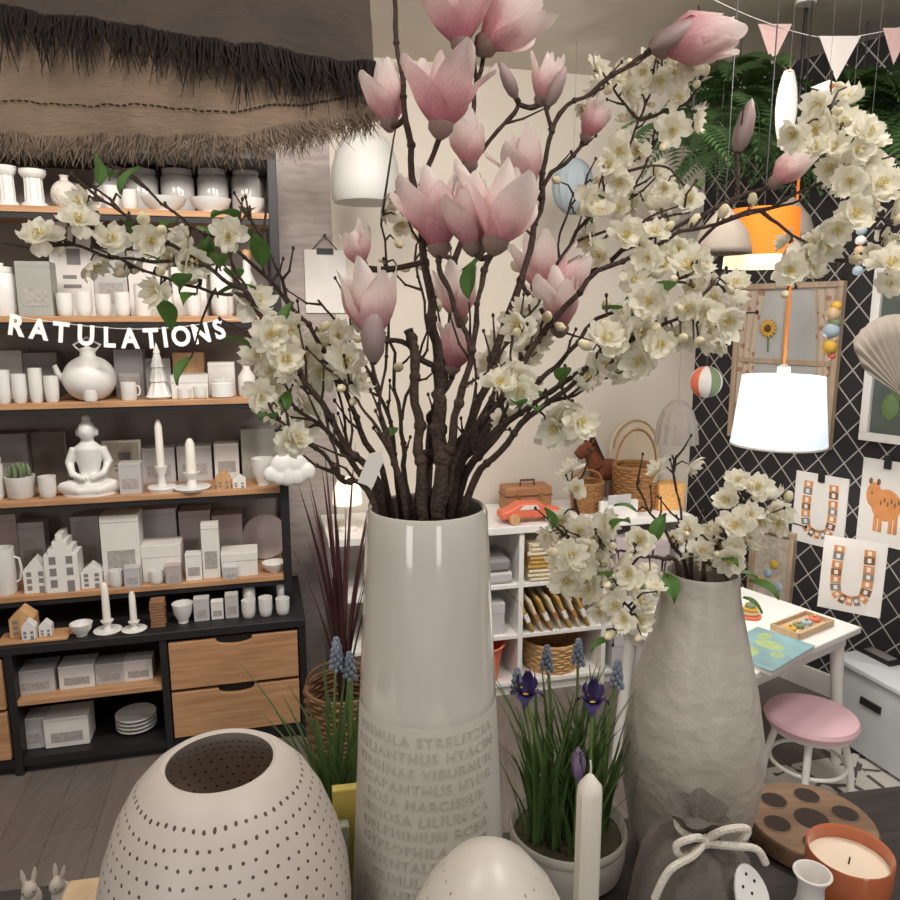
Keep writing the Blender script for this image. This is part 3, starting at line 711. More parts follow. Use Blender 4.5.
MB().tube([(0,0,h_),(0,0,2.45-P.z)],.002,6).build('cord', brass, r)
MB().lathe([(w_*.97,h_*.2),(w_*.92,h_)],40,cap0=False,cap1=True).build('lamp_shade', mat('orange_shade',(220,112,30),.8,.06,emit=.55,ecol=(240,120,26)), r)
MB().lathe([(w_*.99,0),(w_*.97,h_*.2)],40,cap0=True,cap1=False).build('glowing_rim', mat('glow_rim',(255,232,190),.6,.02,emit=1.1), r)
greyb = mat('warm_grey_shade',(146,135,123),.7,.05)
for px,py,zc,wd,lab in ((722,254,1.95,56,'warm grey bell pendant lamp left of the orange lampshade'),(788,238,2.4,48,'warm grey bell pendant lamp right of the orange lampshade')):
    P = W(px,py,zc); q = pw(wd,P)/2; r = pendant('bell_lamp',lab,P,q*1.6,brass,rc=.0015)
    MB().lathe([(q,0),(q*.98,q*.2),(q*.8,q*.8),(q*.4,q*1.3),(q*.15,q*1.6)],32,cap0=False).build('bell_shade', greyb, r, solid=.002)
def tpanel(x0,y0,x1,y1):
    cx = (x0+x1)/2; a = onT(cx,y1); t = onT(cx,y0); l = onT(x0,(y0+y1)/2); q = onT(x1,(y0+y1)/2)
    P = onT(cx,(y0+y1)/2); P = Vector((P.x,P.y,a.z)); return P,(q-l).length, t.z-a.z
def tframe(name,label,rect,mframe,mpic,t=.03):
    P,w_,h_ = tpanel(*rect); r = thing(name,label,'picture',P,TA)
    b = MB(); b.box(-w_/2,w_/2,-.03,-.001,0,t); b.box(-w_/2,w_/2,-.03,-.001,h_-t,h_); b.box(-w_/2,-w_/2+t,-.03,-.001,t,h_-t); b.box(w_/2-t,w_/2,-.03,-.001,t,h_-t)
    b.build('frame', mframe, r, .002); MB().box(-w_/2+t,w_/2-t,-.012,-.001,t,h_-t).build('picture', mpic, r)
    return r,w_,h_
lwood = woodm('pale_wood',(186,158,124),(208,182,146),2)
fadew = woodm('faded_wood',(160,138,116),(184,162,138),2)
sky = mat('print_sky',(172,172,170),.7,.1,10)
r,w_,h_ = tframe('window_picture','wooden framed window picture with a sunflower and curtains on the trellis wall',(733,283,837,443),fadew,sky,.022)
MB().box(-.008,.008,-.02,-.012,.02,h_-.02).box(-w_/2+.02,w_/2-.02,-.02,-.012,h_*.5,h_*.53).build('glazing_bar', fadew, r)
def curtain_mat():
    m, nt, bs = newmat('patterned_curtain'); v = coord(nt)
    vo = nt.nodes.new('ShaderNodeTexVoronoi'); vo.inputs['Scale'].default_value = 26; nt.links.new(v, vo.inputs['Vector'])
    k = mth(nt,'LESS_THAN', vo.outputs['Distance'], .3)
    nt.links.new(mixc(nt, k, lin((190,172,154)), lin((158,118,98))), bs.inputs['Base Color']); bs.inputs['Roughness'].default_value = .9; return m
curt = curtain_mat()
for s_ in (-1,1):
    MB().grid(lambda u,v,s_=s_: (s_*(w_*.46-w_*.24*u*(1-.3*math.sin(PI*v))),-.016-.004*math.sin(u*18),.02+(h_-.04)*v),14,8).build('curtain', curt, r)
ylw = mat('sunflower_yellow',(206,164,66),.7,.1)
for x,z,q in ((-.16,.72,.036),(.1,.2,.026)):
    f = MB()
    for k in range(14):
        a = 2*PI*k/14; f.tube([(x*w_+q*.4*math.cos(a),-.022,z*h_+q*.4*math.sin(a)),(x*w_+q*.8*math.cos(a),-.024,z*h_+q*.8*math.sin(a)),(x*w_+q*1.1*math.cos(a),-.022,z*h_+q*1.1*math.sin(a))],[q*.1,q*.16,.001],5)
    fl = f.build('sunflower', ylw, r); MB().ell((x*w_,-.024,z*h_),(q*.45,.008,q*.45),12,6).build('flower_centre', mat('seed_brown',(88,58,32),.9,.2), fl)
    MB().tube([(x*w_,-.018,z*h_-q*.5),(x*w_+.004,-.018,max(.02,z*h_-q*2.6))],.003,5).build('flower_stem', mat('stem_print',(96,116,70),.7,.1), r)
r,w_,h_ = tframe('window_picture','second framed window picture at the right edge of the trellis wall',(868,262,965,446),whitepaint,mat('print_dark',(76,84,78),.7,.3,14),.03)
MB().box(-.01,.01,-.02,-.012,.03,h_-.03).build('glazing_bar', whitepaint, r)
for k in range(5): MB().ell((-.2*w_+.08*k*w_,-.014,h_*(.2+.12*(k%3))),(.03,.006,.05),10,6).build('printed_leaf', mat('leaf_print',(92,112,70),.7,.2), r)
r,w_,h_ = tframe('floral_picture','small wooden framed floral picture low on the trellis wall by the vase',(752,527,794,608),fadew,mat('floral_print',(172,163,148),.7,.35,45),.02)
for k in range(4): MB().ell(((-.2+.13*k)*w_,-.014,h_*(.3+.13*(k%3))),(.02,.005,.02),10,6).build('printed_flower', [ylw,pb][k%2], r)
orp = mat('orange_print',(200,134,80),.8,.15); brp = mat('brown_print',(120,84,58),.8,.15); gyp = mat('grey_print',(128,122,118),.8,.1)
def sheet(label, rect, motif):
    P,w_,h_ = tpanel(*rect); r = thing('art_print',label,'print',P,TA)
    MB().box(-w_/2,w_/2,-.006,-.002,0,h_).build('sheet', matt, r)
    MB().box(-.012,.012,-.014,-.006,h_-.03,h_+.02).build('clip', black, r)
    motif(r,w_,h_)
UPTS = [(-.24,.84),(-.25,.62),(-.25,.42),(-.2,.22),(0,.16),(.2,.22),(.25,.42),(.25,.62),(.24,.84)]
def letter_motif(r,w_,h_,y0=-.0065):
    P = [Vector((p.x*w_,0,p.y*h_)) for p in smooth_poly([(a,b,0) for a,b in UPTS],2)]
    for i,p in enumerate(P):
        t = (P[min(i+1,len(P)-1)]-P[max(i-1,0)]); a = math.atan2(t.z,t.x); L_ = t.length*.46 if 0<i<len(P)-1 else t.length*.9
        M = Matrix.Translation((p.x,0,p.z))@Matrix.Rotation(-a,4,'Y'); q = w_*.085
        MB().box(-L_*.5,L_*.5,y0-.001,y0,-q,q,M).build('track_piece', [orp,gyp,orp,brp][i%4], r)
        MB().box(-L_*.3,L_*.3,y0-.0018,y0-.001,-q*.35,q*.35,M).build('track_line', matt, r)
def animal_motif(r,w_,h_):
    b = MB(); b.ell((.04*w_,-.007,h_*.48),(w_*.3,.003,h_*.19),20,10); b.ell((-w_*.22,-.007,h_*.58),(w_*.15,.003,h_*.15),14,8)
    for x in (-.14,-.04,.16,.26): b.box((x-.035)*w_,(x+.035)*w_,-.009,-.005,h_*.16,h_*.42)
    b.build('animal_motif', orp, r)
    for x in (-.3,-.14): MB().ell((w_*x,-.009,h_*.74),(w_*.04,.002,h_*.04),8,5).build('ear', brp, r)
    for k in range(6): MB().ell((w_*(-.06+.07*k),-.0105,h_*(.5+.04*(k%2))),(w_*.018,.001,h_*.03),8,5).build('spot', brp, r)
    MB().ell((-w_*.25,-.011,h_*.6),(w_*.02,.002,w_*.02),8,5).build('eye', black, r)
    MB().tube([(w_*.3,-.007,h_*.52),(w_*.4,-.007,h_*.62),(w_*.36,-.007,h_*.74)],.004,6).build('tail', orp, r)
sheet('white art print with an orange and grey letter U clipped to the trellis wall',(794,474,846,546),letter_motif)
sheet('white art print with an orange animal clipped to the trellis wall',(860,460,910,546),animal_motif)
# kids table
PB = onZ(862,627,.5); PC = onZ(768,668,.5); e1 = (PB-PC).normalized(); TAe = math.atan2(e1.y,e1.x); Lx = (PB-PC).length+.12
kt = thing('kids_table','low white children table covered with toys and books','table',PB-Vector((0,0,.5)),TAe)
MB().box(-Lx,0,0,.5,.478,.5).build('tabletop', whitepaint, kt, .004)
MB().box(-Lx+.03,-.03,.03,.47,.43,.478).build('apron', whitepaint, kt, .002)
for x in (-Lx+.05,-.05):
    for y in (.05,.45): MB().tube([(x,y,.45),(x+(.03 if x>-.2 else -.03),y+(.02 if y>.2 else -.02),0)],[.022,.016],10).build('leg', whitepaint, kt)
def tpos(px,py): return onZ(px,py,.5)
P = tpos(764,652); r = thing('activity_book','blue and green map book lying at the near side of the white table','book',P,TAe+.1)
MB().box(-.13,.13,-.09,.09,0,.012).build('pages', matt, r); MB().box(-.132,.132,-.092,.092,.0121,.0145).build('cover', mat('map_cover',(112,144,148),.6,.3,14), r)
b = MB()
for x,y,a_,c_ in ((-.06,.02,.04,.03),(.03,.0,.03,.045),(.08,.04,.03,.02),(-.02,-.05,.02,.02)): b.ell((x,y,.0146),(a_,c_,.0008),12,4)
b.build('land_print', mat('map_land',(150,166,110),.7,.2,40), r)
P = tpos(802,628); r = thing('wooden_tray','small wooden toy tray on the white table','tray',P,TAe)
MB().box(-.1,.1,-.05,.05,0,.008).box(-.1,-.094,-.05,.05,.008,.022).box(.094,.1,-.05,.05,.008,.022).box(-.1,.1,-.05,-.044,.008,.022).box(-.1,.1,.044,.05,.008,.022).build('tray', lwood, r, .001)
for k in range(4):
    q = P+Vector((.045*(k-1.5)*math.cos(TAe),.045*(k-1.5)*math.sin(TAe),.0085)); o = thing('toy_disc',['yellow','green','pale blue','coral'][k]+' wooden toy disc in the small tray','toy',q,TAe)
    MB().lathe([(.017,0),(.018,.003),(.018,.01),(.016,.012)],18).build('disc',[ylw,MT['sage_paper'],pb,coral][k], o); MB().lathe([(.004,.012),(.006,.02),(.0,.024)],10).build('knob', oak2, o)
P = tpos(750,617); r = thing('stacking_toy','wooden ring stacking toy at the back of the white table','toy',P,TAe)
for k in range(4): MB().lathe([(.006,0),(.034-.006*k,.001),(.036-.006*k,.006),(.034-.006*k,.011),(.006,.012)],20,(0,0,.012*k)).build('ring',[coral,lwood,ylw,MT['sage_paper']][k], r)
MB().tube([(0,0,0),(0,0,.06)],.005,8).build('peg', oak2, r)
P = tpos(848,612); r = thing('leaning_print','white print with an orange and grey letter leaning at the back of the table','print',P,TA+.35); r.rotation_euler.x = -.12
w_,h_ = pw(56,P), z_at(541,P.y)-.5
MB().box(-w_/2,w_/2,-.004,.0,0,h_).build('sheet', matt, r); letter_motif(r,w_,h_,-.0045)
MB().box(-w_*.3,w_*.3,.001,.006,0,.05).build('stand', lwood, r)
# chest
Q1 = onZ(836,655,.32); Q2 = onZ(900,689,.32); e = (Q2-Q1).normalized(); ca = math.atan2(e.y,e.x)
ch = thing('toy_chest','low pale grey bench chest between the table and the trellis wall','chest',Vector((Q1.x,Q1.y,0)),ca)
pale = mat('pale_blue_white',(206,210,212),.5,.03)
MB().box(0,.6,0,.17,.02,.3).build('chest_body', pale, ch, .004); MB().box(-.01,.61,-.01,.175,.3,.32).build('lid', pale, ch, .004)
for x in (.03,.55): MB().box(x,x+.04,.02,.15,0,.02).build('foot', pale, ch)
MB().box(.12,.2,-.006,0,.2,.225).build('handle', brass, ch)
P = onZ(880,657,.32); r = thing('toy_tray','flat black toy tray lying on the pale chest','tray',P,ca)
MB().box(-.07,.07,-.035,.035,0,.008).build('tray', black, r, .003); MB().box(-.05,.05,-.02,.02,.008,.014).build('tray_inset', greyd, r, .003)
# stool
P = onZ(804,797,0); zs = .285
st = thing('kids_stool','small round stool with a pink padded seat and white legs','stool',P,.3)
MB().lathe([(.115,zs-.035),(.131,zs-.028),(.137,zs-.012),(.131,zs),(.1,zs+.005),(0,zs+.006)],36).build('seat', mat('pink_vinyl',(226,186,194),.45,.03), st)
MB().lathe([(.12,zs-.045),(.12,zs-.034)],32).build('seat_ring', whitepaint, st)
for k in range(4):
    a = PI/4+k*PI/2; MB().tube([(.09*math.cos(a),.09*math.sin(a),zs-.04),(.12*math.cos(a),.12*math.sin(a),.12),(.13*math.cos(a),.13*math.sin(a),0)],.011,10).build('leg', whitepaint, st)
MB().tube([(.11*math.cos(2*PI*k/24),.11*math.sin(2*PI*k/24),.13) for k in range(24)],.006,8,closed=True).build('foot_ring', whitepaint, st)
# rug
def rug_mat():
    m, nt, bs = newmat('leaf_rug'); v = coord(nt)
    vo = nt.nodes.new('ShaderNodeTexVoronoi'); vo.feature = 'DISTANCE_TO_EDGE'; vo.inputs['Scale'].default_value = 9; nt.links.new(v, vo.inputs['Vector'])
    k = mth(nt,'LESS_THAN', vo.outputs['Distance'], .06)
    n = mth(nt,'GREATER_THAN', noi(nt, v, 11, 2), .47)
    nt.links.new(mixc(nt, mth(nt,'MULTIPLY',k,n), lin((214,208,200)), lin((96,90,88))), bs.inputs['Base Color']); bs.inputs['Roughness'].default_value = .95
    return m
r = thing('floor_rug','off white rug with a dark leaf pattern under the pink stool','rug',(1.45,1.95,0),A)
MB().box(-.5,.7,-.65,.42,0,.008).build('rug', rug_mat(), r, .003)
MB().box(-.5,.7,-.66,-.65,0,.006).build('rug_edge', greyp, r)
# bunting, ornaments, ferns top right
bz = [W(690,-12,2.2),W(760,20,2.25),W(830,38,2.3),W(905,26,2.3),W(960,5,2.3)]
r = thing('bunting','string of pink and white triangular flags below the ceiling','bunting',bz[0])
pts = smooth_poly(bz,6); MB().tube(pts,.0015,5).build('string', matt, r, off=bz[0])
fp = mat('pink_flag',(212,180,174),.9,.08,60); fw = mat('white_flag',(230,222,216),.9,.04)
for (px,py,w2,h2,m) in ((775,24,17,38,fp),(840,36,21,42,fw),(897,28,14,34,fp)):
    t_ = W(px,py,2.27); wv = pw(w2,t_); hv = pw(h2,t_)
    MB().prism([(-wv,0),(0,-hv),(wv,0)],-.001,.001).build('flag', m, r, loc=t_-bz[0])
def hang(px,py,zc,name,label,cat): 
    P = W(px,py,zc); r = thing(name,label,cat,P); MB().tube([(0,0,0),(0,0,2.45-P.z)],.0005,5).build('thread', thr, r); return r,P
r,P = hang(790,70,2.1,'feather_ornament','long white feather ornament hanging among the ferns','ornament')
fL = pw(76,P); b = MB(); b.tube([(0,0,0),(0,0,-fL)],.003,6)
b.grid(lambda u,v: ((u-.5)*.062*math.sin(PI*min(1,v*.9+.08))**.6,.006*math.cos(u*6),-fL*v),8,14); b.build('feather', fw, r, solid=.002)
MB().lathe([(.0,-.012),(.008,-.006),(.0,.008)],10).build('bead', ocord, r)
r,P = hang(829,80,2.1,'bird_ornament','small white folded bird ornament with an orange beak','ornament')
b = MB(); b.ell((0,0,-.03),(.022,.018,.028),12,8); b.prism([(-.05,-.02),(0,.0),(.05,-.02),(0,-.03)],-.002,.002); b.build('bird_body', fw, r); MB().lathe([(.008,0),(0,.016)],8,M=Matrix.Translation((0,-.018,-.02))@Matrix.Rotation(PI/2,4,'X')).build('beak', ocord, r)
r,P = hang(835,302,2.2,'bead_mobile','string of yellow green and wooden beads hanging beside the window picture','ornament')
for k,(c_,rad) in enumerate(((ylw,.016),(lwood,.022),(MT['sage_paper'],.018),(pb,.024),(lwood,.016),(ylw,.022),(coral,.012))):
    MB().ell((.004*(-1)**k,0,-.012-.024*k),rad,12,8).build('bead', c_, r)
r,P = hang(862,225,2.15,'pastel_mobile','small pastel bead mobile hanging near the right edge','ornament')
for k in range(5): MB().ell((0,0,-.015-.028*k),(.015,.015,.014),10,7).build('bead',[pb,fw,lwood,fp,pb][k], r)
# flat pleated paper fan, heart outline, pleats spreading from the stalk at the bottom
P = W(908,400,1.9); r = thing('paper_fan','grey beige pleated heart shaped paper fan at the right edge','ornament',P)
q = pw(94,P); n = 40
b = MB()
def fanf(u,v):
    th = math.radians(30+120*u); e_ = abs(2*u-1); lob = .86+.1*math.sin(PI*e_)-.3*max(0,e_-.8)/.2-.06*max(0,1-e_*6)
    rr = q*(.03+.97*v)*lob
    return (rr*math.cos(th)*.95, .004*v*(1 if round(u*n)%2 else -1), rr*math.sin(th))
b.grid(fanf,n,4); b.build('pleats', mat('kraft_paper',(150,141,128),.85,.04), r, solid=.001, ang=10)
MB().tube([(0,0,.06*q),(0,0,-.12*q)],.004,6).build('stalk', lwood, r)
MB().tube([(0,.006,.2*q),(0,.006,2.45-P.z)],.0005,5).build('thread', thr, r)
# ferns
def frond_mesh(L=.34):
    b = MB(); P = []
    for i in range(19):
        t = i/18; P.append(Vector((L*t*.85, 0, .12*math.sin(t*1.6)*L*2-.55*L*t*t)))
    b.tube(P,[.0022*(1-.7*i/18) for i in range(19)],5)
    for i in range(2,19):
        t = i/18; l = .075*math.sin(PI*min(1,t*.85+.15))+.012
        for s_ in (-1,1):
            p = P[i]; w2 = .011
            b.add([p,p+Vector((-w2+.012,s_*l*.5,.004)),p+Vector((.025,s_*l,-.012)),p+Vector((w2+.012,s_*l*.5,.004))],[(0,1,2,3)])
    return b.mesh('frond', mat('fern_green',(84,116,70),.6,.35,20,tl=.3))
fm = frond_mesh()
for i,(px,py,zc,n,sc) in enumerate(((692,128,2.4,13,.8),(738,95,2.5,15,1.0),(800,100,2.6,15,1.0),(862,92,2.5,15,1.0),(905,120,2.4,13,1.0),(770,140,2.7,11,.8),(830,150,2.7,11,.8),(715,150,2.6,11,.75))):
    P = W(px,py,zc); lab = ['fern clump at the left end of the hanging greenery','fern clump behind the pink bud','fern clump behind the white feather','fern clump behind the topmost blossom cluster','fern clump at the right edge of the frame','small fern clump above the orange lampshade','small fern clump under the bird ornament','small fern clump above the left bell lamp'][i]
    r = thing('hanging_fern',lab,'fern',P); MB().tube([(0,0,-.02),(0,0,2.45-P.z)],.0025,5).build('hanger', black, r)
    MB().ell((0,0,0),(.03,.03,.02),10,6).build('crown', MT['fern_green'], r)
    for k in range(n):
        place('frond', fm, r, (0,0,0), Euler((R.uniform(-.3,.3),R.uniform(-.4,.6),k*2*PI/n+R.uniform(-.3,.3))).to_quaternion(), sc*R.uniform(.75,1.1))
P = W(806,10,2.35); r = thing('ceiling_rod','thin dark suspension rod hanging from the ceiling','rod',(P.x,P.y,2.0))
MB().tube([(0,0,.1),(0,0,.45)],.006,8).build('rod', brass, r); MB().tube([(0,0,.1),(.02,0,.07),(.0,0,.05)],.004,6).build('hook', brass, r)
# ------------------------------------------------------------------ foreground table
TZ = .80; TE0 = Vector((-.508,.825,0)); TE1 = Vector((.519,1.0,0)); ta = math.atan2(TE1.y-TE0.y,TE1.x-TE0.x)
tb = thing('display_table','dark display table carrying the vases in the foreground','table',Vector((0,.912,0)),ta)
MB().box(-.85,.85,-.75,0,TZ-.035,TZ).build('tabletop', woodm('dark_table',(38,34,34),(62,56,54),0,5,.4), tb, .004)
for x in (-.8,.8):
    for y in (-.7,-.05): MB().box(x-.03,x+.03,y-.03,y+.03,0,TZ-.035).build('leg', black, tb, .003)
# tall vase
TV = Vector((-.024,.757,TZ)); VH = .505
tv = thing('tall_vase','tall tapering grey glazed vase with embossed flower names holding the big bouquet','vase',TV)
def rv(z): 
    t = z/VH; return .0865-.0235*max(0,(t-.12)/.88)**1.0
zst = .298
glaze = mat('grey_glaze',(203,199,191),.1,.02,6,coat=.8); glaze2 = mat('grey_bisque',(196,191,182),.42,.02,6)
lo_ = [(.075,0),(.083,.006)]+[(rv(z),z) for z in (.02,.06,.12,.18,.24,.285)]+[(rv(zst)-.0003,zst-.002)]
MB().lathe(lo_,72,cap1=False).build('lettered_body', glaze2, tv)
up_ = [(rv(zst)-.0012,zst-.006),(rv(zst)-.0004,zst-.003),(rv(zst),zst)]+[(rv(z)-.0002,z) for z in (.31,.36,.42,.47,VH-.006)]+[(rv(VH)-.002,VH-.001),(rv(VH)-.004,VH),(rv(VH)-.006,VH-.002),(rv(.4)-.007,.4),(rv(.25)-.007,.2),(.06,.02)]
MB().lathe(up_,72,cap0=False).build('glazed_neck', glaze, tv)
lines = ['PRIMULA STRELITZIA','HELIANTHUS HYACIN','VIRGINAE VIBURNUM','AGAPANTHUS HYDR','ROSA NARCISSUS','MIMOSA LILIUM CA','DELPHINIUM ROSA','GYPSOPHILA PAEO','ORIENTALIS VIOLA','PRIMULA ROSA','HELIANTHUS LILIUM','MIMOSA NARCISSUS','AGAPANTHUS VIOLA','VIOLA STRELITZIA','ROSA HYACINTHUS']
lm = mat('raised_lettering',(182,176,166),.45,.02)
for i,t_ in enumerate(lines):
    b = text_mb(t_,.0150,.0007,0.0001,1.2); z0 = .276-.0168*i
    nv = []
    for v in b.v:
        z = z0+v.y; r_ = rv(z)+.0004+v.z*.5+.0002; a = -PI/2-.04+v.x/rv(z0)
        nv.append(Vector((r_*math.cos(a),r_*math.sin(a),z)))
    b.v = nv; b.build('lettering', lm, tv)
# right vase
RV = Vector((.311,.883,TZ)); RH = .39
rvs = thing('stoneware_vase','grey stoneware vase with narrow neck on the right of the dark table','vase',RV)
stone = mat('stoneware',(184,177,166),.33,.04,8,.1,90); stone2 = mat('rough_stoneware',(186,179,168),.35,.05,8,.35,45)
MB().lathe([(.056,0),(.064,.006),(.077,.05),(.0855,.1),(.0875,.14),(.085,.18),(.0755,.24),(.063,.29),(.0525,.335),(.047,.36),(.0445,.38),(.0443,.388),(.0435,.391),(.0415,.389),(.0415,.36),(.065,.25),(.075,.15),(.052,.02)],64,wob=lambda a,z:1+.008*math.sin(3*a+z*20)+.004*math.sin(7*a-z*50)).build('vase_body', stone2, rvs)
# dotted egg vase
EV = Vector((-.222,.66,TZ))
ev = thing('dotted_egg_vase','large grey egg shaped vase pierced with small dots, open at the top','vase',EV)
MB().lathe([(.075,0),(.09,.008),(.111,.05),(.12,.09),(.122,.12),(.1195,.155),(.112,.188),(.099,.224),(.084,.251),(.068,.269),(.0575,.2765),(.0535,.278),(.050,.276),(.053,.271),(.095,.22),(.115,.15),(.115,.1),(.08,.02)],80).build('vase_body', dotm('dotted_bisque',(206,197,189),(84,72,66),.0126,54,.0016,.01,.266), ev)
MB().lathe([(.108,.15),(.0,.145)],40).build('brightened_inner_disc', mat('brightened_vase_inside',(180,156,140),.9,.1), ev)  # raised disc, coloured lighter to make up for missing light inside the vase
# small dotted egg
EG = Vector((.033,.555,TZ))
eg = thing('dotted_egg_lantern','smooth white egg lantern with scattered dots at the bottom of the frame','lantern',EG)
ks = 1.085
MB().lathe([(a*ks,z*1.1) for a,z in [(.05,0),(.062,.01),(.078,.06),(.081,.09),(.077,.13),(.066,.17),(.05,.203),(.032,.226),(.016,.238),(.006,.242),(0,.2425)]],64).build('egg_shell', dotm('dotted_white',(220,214,203),(166,152,134),.018,22,.0010,.01,.25,.35), eg)
MB().lathe([(.056,.0),(.059,.004),(.059,.012)],40).build('base_ring', matt, eg)
# candle
CN = Vector((.133,.645,TZ)); cd = thing('dinner_candle','slender white candle standing in front of the grey bowl','candle',CN)
MB().lathe([(.0132,0),(.0132,.02),(.0122,.252),(.0115,.26),(.004,.27),(.002,.272)],8).build('wax_body', mat('ivory_wax',(232,226,215),.45,.02), cd)
MB().tube([(0,0,.27),(.0006,0,.280),(-.0005,0,.286)],.0009,6).build('wick', matt, cd)
# bowl with spring bulbs
BW = Vector((.151,.862,TZ)); bw = thing('planter_bowl','low pale grey bowl planted with spring bulbs behind the candle','bowl',BW)
MB().lathe([(.058,0),(.069,.005),(.073,.025),(.0745,.058),(.073,.061),(.0705,.058),(.067,.03),(.05,.012)],56).build('bowl_body', mat('pale_bowl_glaze',(202,196,186),.3,.03,8), bw)
MB().lathe([(.075,.05),(.076,.054),(.075,.058)],56,cap0=False,cap1=False).build('rim_band', MT['pale_bowl_glaze'], bw)
so = MB().lathe([(.064,.02),(.067,.046),(.04,.054),(0,.058)],32,wob=lambda a,z:1+.02*math.sin(7*a)).build('potting_moss', mat('moss_soil',(58,52,36),.95,.4,60,.8,120)); so.location = BW
tag(so,'dark moss and soil filling the planter bowl','soil'); so['kind'] = 'stuff'
leafg = mat('bulb_leaf',(84,112,62),.5,.2,12,tl=.2); stemg = mat('stem_green',(114,136,78),.5,.12)
def blades(r, n, L, spread, wd, m, lean=(0,0), arc=.5, foot=.01):
    b = MB()
    for k in range(n):
        a = R.uniform(0,2*PI); d = Vector((math.cos(a),math.sin(a),0)); l = L*R.uniform(.55,1.05); sd = Vector((-d.y,d.x,0)); s0 = d*R.uniform(0,foot); sprd = spread*R.uniform(.4,1.1)
        rows = []
        for i in range(8):
            t = i/7; c = s0+d*(sprd*l*t**1.7)+Vector((lean[0]*t*t,lean[1]*t*t,l*(t-arc*.35*sprd*t**3))); w2 = wd*(1-t**2.5)*.5+.0004
            rows.append((c-sd*w2+d*.3*w2, c-d*.25*w2, c+sd*w2+d*.3*w2))
        n0 = len(b.v); b.v += [Vector(p) for q in rows for p in q]
        for i in range(7):
            for j in range(2): b.f.append((n0+i*3+j,n0+i*3+j+1,n0+(i+1)*3+j+1,n0+(i+1)*3+j))
    b.build('leaves', m, r)
musc = mat('muscari_blue',(134,144,162),.6,.15,80); irism = mat('iris_violet',(56,44,100),.6,.2,60)
def muscari(P, label, h, n=12, tip=(0,0), heads=1, foot=.02):
    r = thing('grape_hyacinth',label,'flower',P); blades(r,n,h*.9,.4,.006,leafg,foot=foot)
    for q in range(heads):
        tx,ty = tip[0]+R.uniform(-.02,.02)*(heads>1), tip[1]+R.uniform(-.02,.02)*(heads>1); hq = h*R.uniform(.9,1)
        MB().tube(smooth_poly([(0,0,0),(tx*.3,ty*.3,hq*.5),(tx,ty,hq)],5),.0018,6).build('stem', stemg, r)
        b = MB()
        for k in range(32):
            t = k/31; a = k*2.4; rr = .0066*(1-t)**.6+.0008
            b.ell((tx+rr*math.cos(a),ty+rr*math.sin(a),hq-.024+.034*t),(.0028,.0028,.0034),6,5)
        b.build('flower_spike', musc, r)
def iris(P, label, h, tip):
    r = thing('dwarf_iris',label,'flower',P); blades(r,12,h*.95,.35,.006,leafg,foot=.015)
    MB().tube(smooth_poly([(0,0,0),(tip[0]*.4,tip[1]*.4,h*.5),(tip[0],tip[1],h)],5),.0022,6).build('stem', stemg, r)
    for k in range(6):
        b = MB(); a = 2*PI*k/6+.3; fall = k%2==0; d = Vector((math.cos(a),math.sin(a),0)); sd = Vector((-d.y,d.x,0)); o_ = Vector((tip[0],tip[1],h))
        def fn(u,v,d=d,sd=sd,o_=o_,fall=fall):
            w2 = .0095*math.sin(PI*min(1,.15+.8*u))*(1.1 if fall else .8)
            out = (.022*u if fall else .012*math.sin(u*2.2)); up = (.012*math.sin(u*2.2)-.012*u*u if fall else .030*u)
            return o_+d*out+sd*(w2*(v*2-1))+Vector((0,0,up+.004*(abs(v*2-1))))
        b.grid(fn,6,4); pt = b.build('petal', irism, r)
        if fall: MB().ell(tuple(o_+d*.01+Vector((0,0,.012))),(.004,.002,.001),8,5).build('blaze', ylw, pt)
zb = TZ+.05
muscari(Vector((.112,.85,zb)),'grape hyacinth clump at the left side of the planter bowl',.225,26,(-.03,.0))
muscari(Vector((.135,.885,zb)),'grape hyacinth at the back of the planter bowl',.235,24,(-.01,.02))
muscari(Vector((.165,.895,zb)),'grape hyacinth behind the right iris in the planter bowl',.23,24,(.0,.01))
muscari(Vector((.192,.865,zb)),'grape hyacinth at the right side of the planter bowl',.225,26,(.015,.0))
iris(Vector((.13,.835,zb)),'dark violet dwarf iris nearer the tall vase',.195,(-.038,-.0))
iris(Vector((.17,.835,zb)),'dark violet dwarf iris on the right half of the planter bowl',.185,(.002,-.0))
r = thing('crocus','lilac crocus bud low among the leaves of the planter bowl','flower',(.152,.822,zb)); blades(r,12,.11,.5,.004,leafg,foot=.03)
MB().tube([(0,0,0),(.002,0,.1)],.0018,6).build('stem', stemg, r)
MB().lathe([(.002,.095),(.008,.108),(.009,.12),(.006,.132),(.001,.14)],14,(.002,0,0),wob=lambda a,z:1+.12*math.cos(3*a)).build('petals', mat('lilac',(142,120,160),.6,.1), r)
# left pot with muscari, cartons beside the tall vase
pt = Vector((-.138,.848,TZ)); r = thing('flower_pot','small dark plant pot half hidden behind the egg vase','pot',pt)
MB().lathe([(.028,0),(.038,.09),(.039,.09),(.036,.088),(.03,.06)],28).build('pot_body', greyd, r); MB().lathe([(.039,.078),(.0405,.08),(.0405,.092),(.038,.093)],28,cap0=False,cap1=False).build('pot_rim', greyd, r)
muscari(pt+Vector((-.008,0,.06)),'grape hyacinth clump with long leaves left of the tall vase',.25,28,(.0,0),2)
muscari(pt+Vector((.014,.006,.06)),'grape hyacinth leaves closest to the tall vase',.225,18,(.0,.01),1)
r = thing('greeting_box','pale green card box wedged between the egg vase and tall vase','box',(-.129,.772,TZ),ta); MB().box(-.012,.012,-.007,.007,0,.125).build('carton', mat('mint_card',(190,204,188),.6,.04), r, .001); MB().box(-.0125,.0125,-.0075,.0075,.1,.124).build('lid', MT['mint_card'], r)
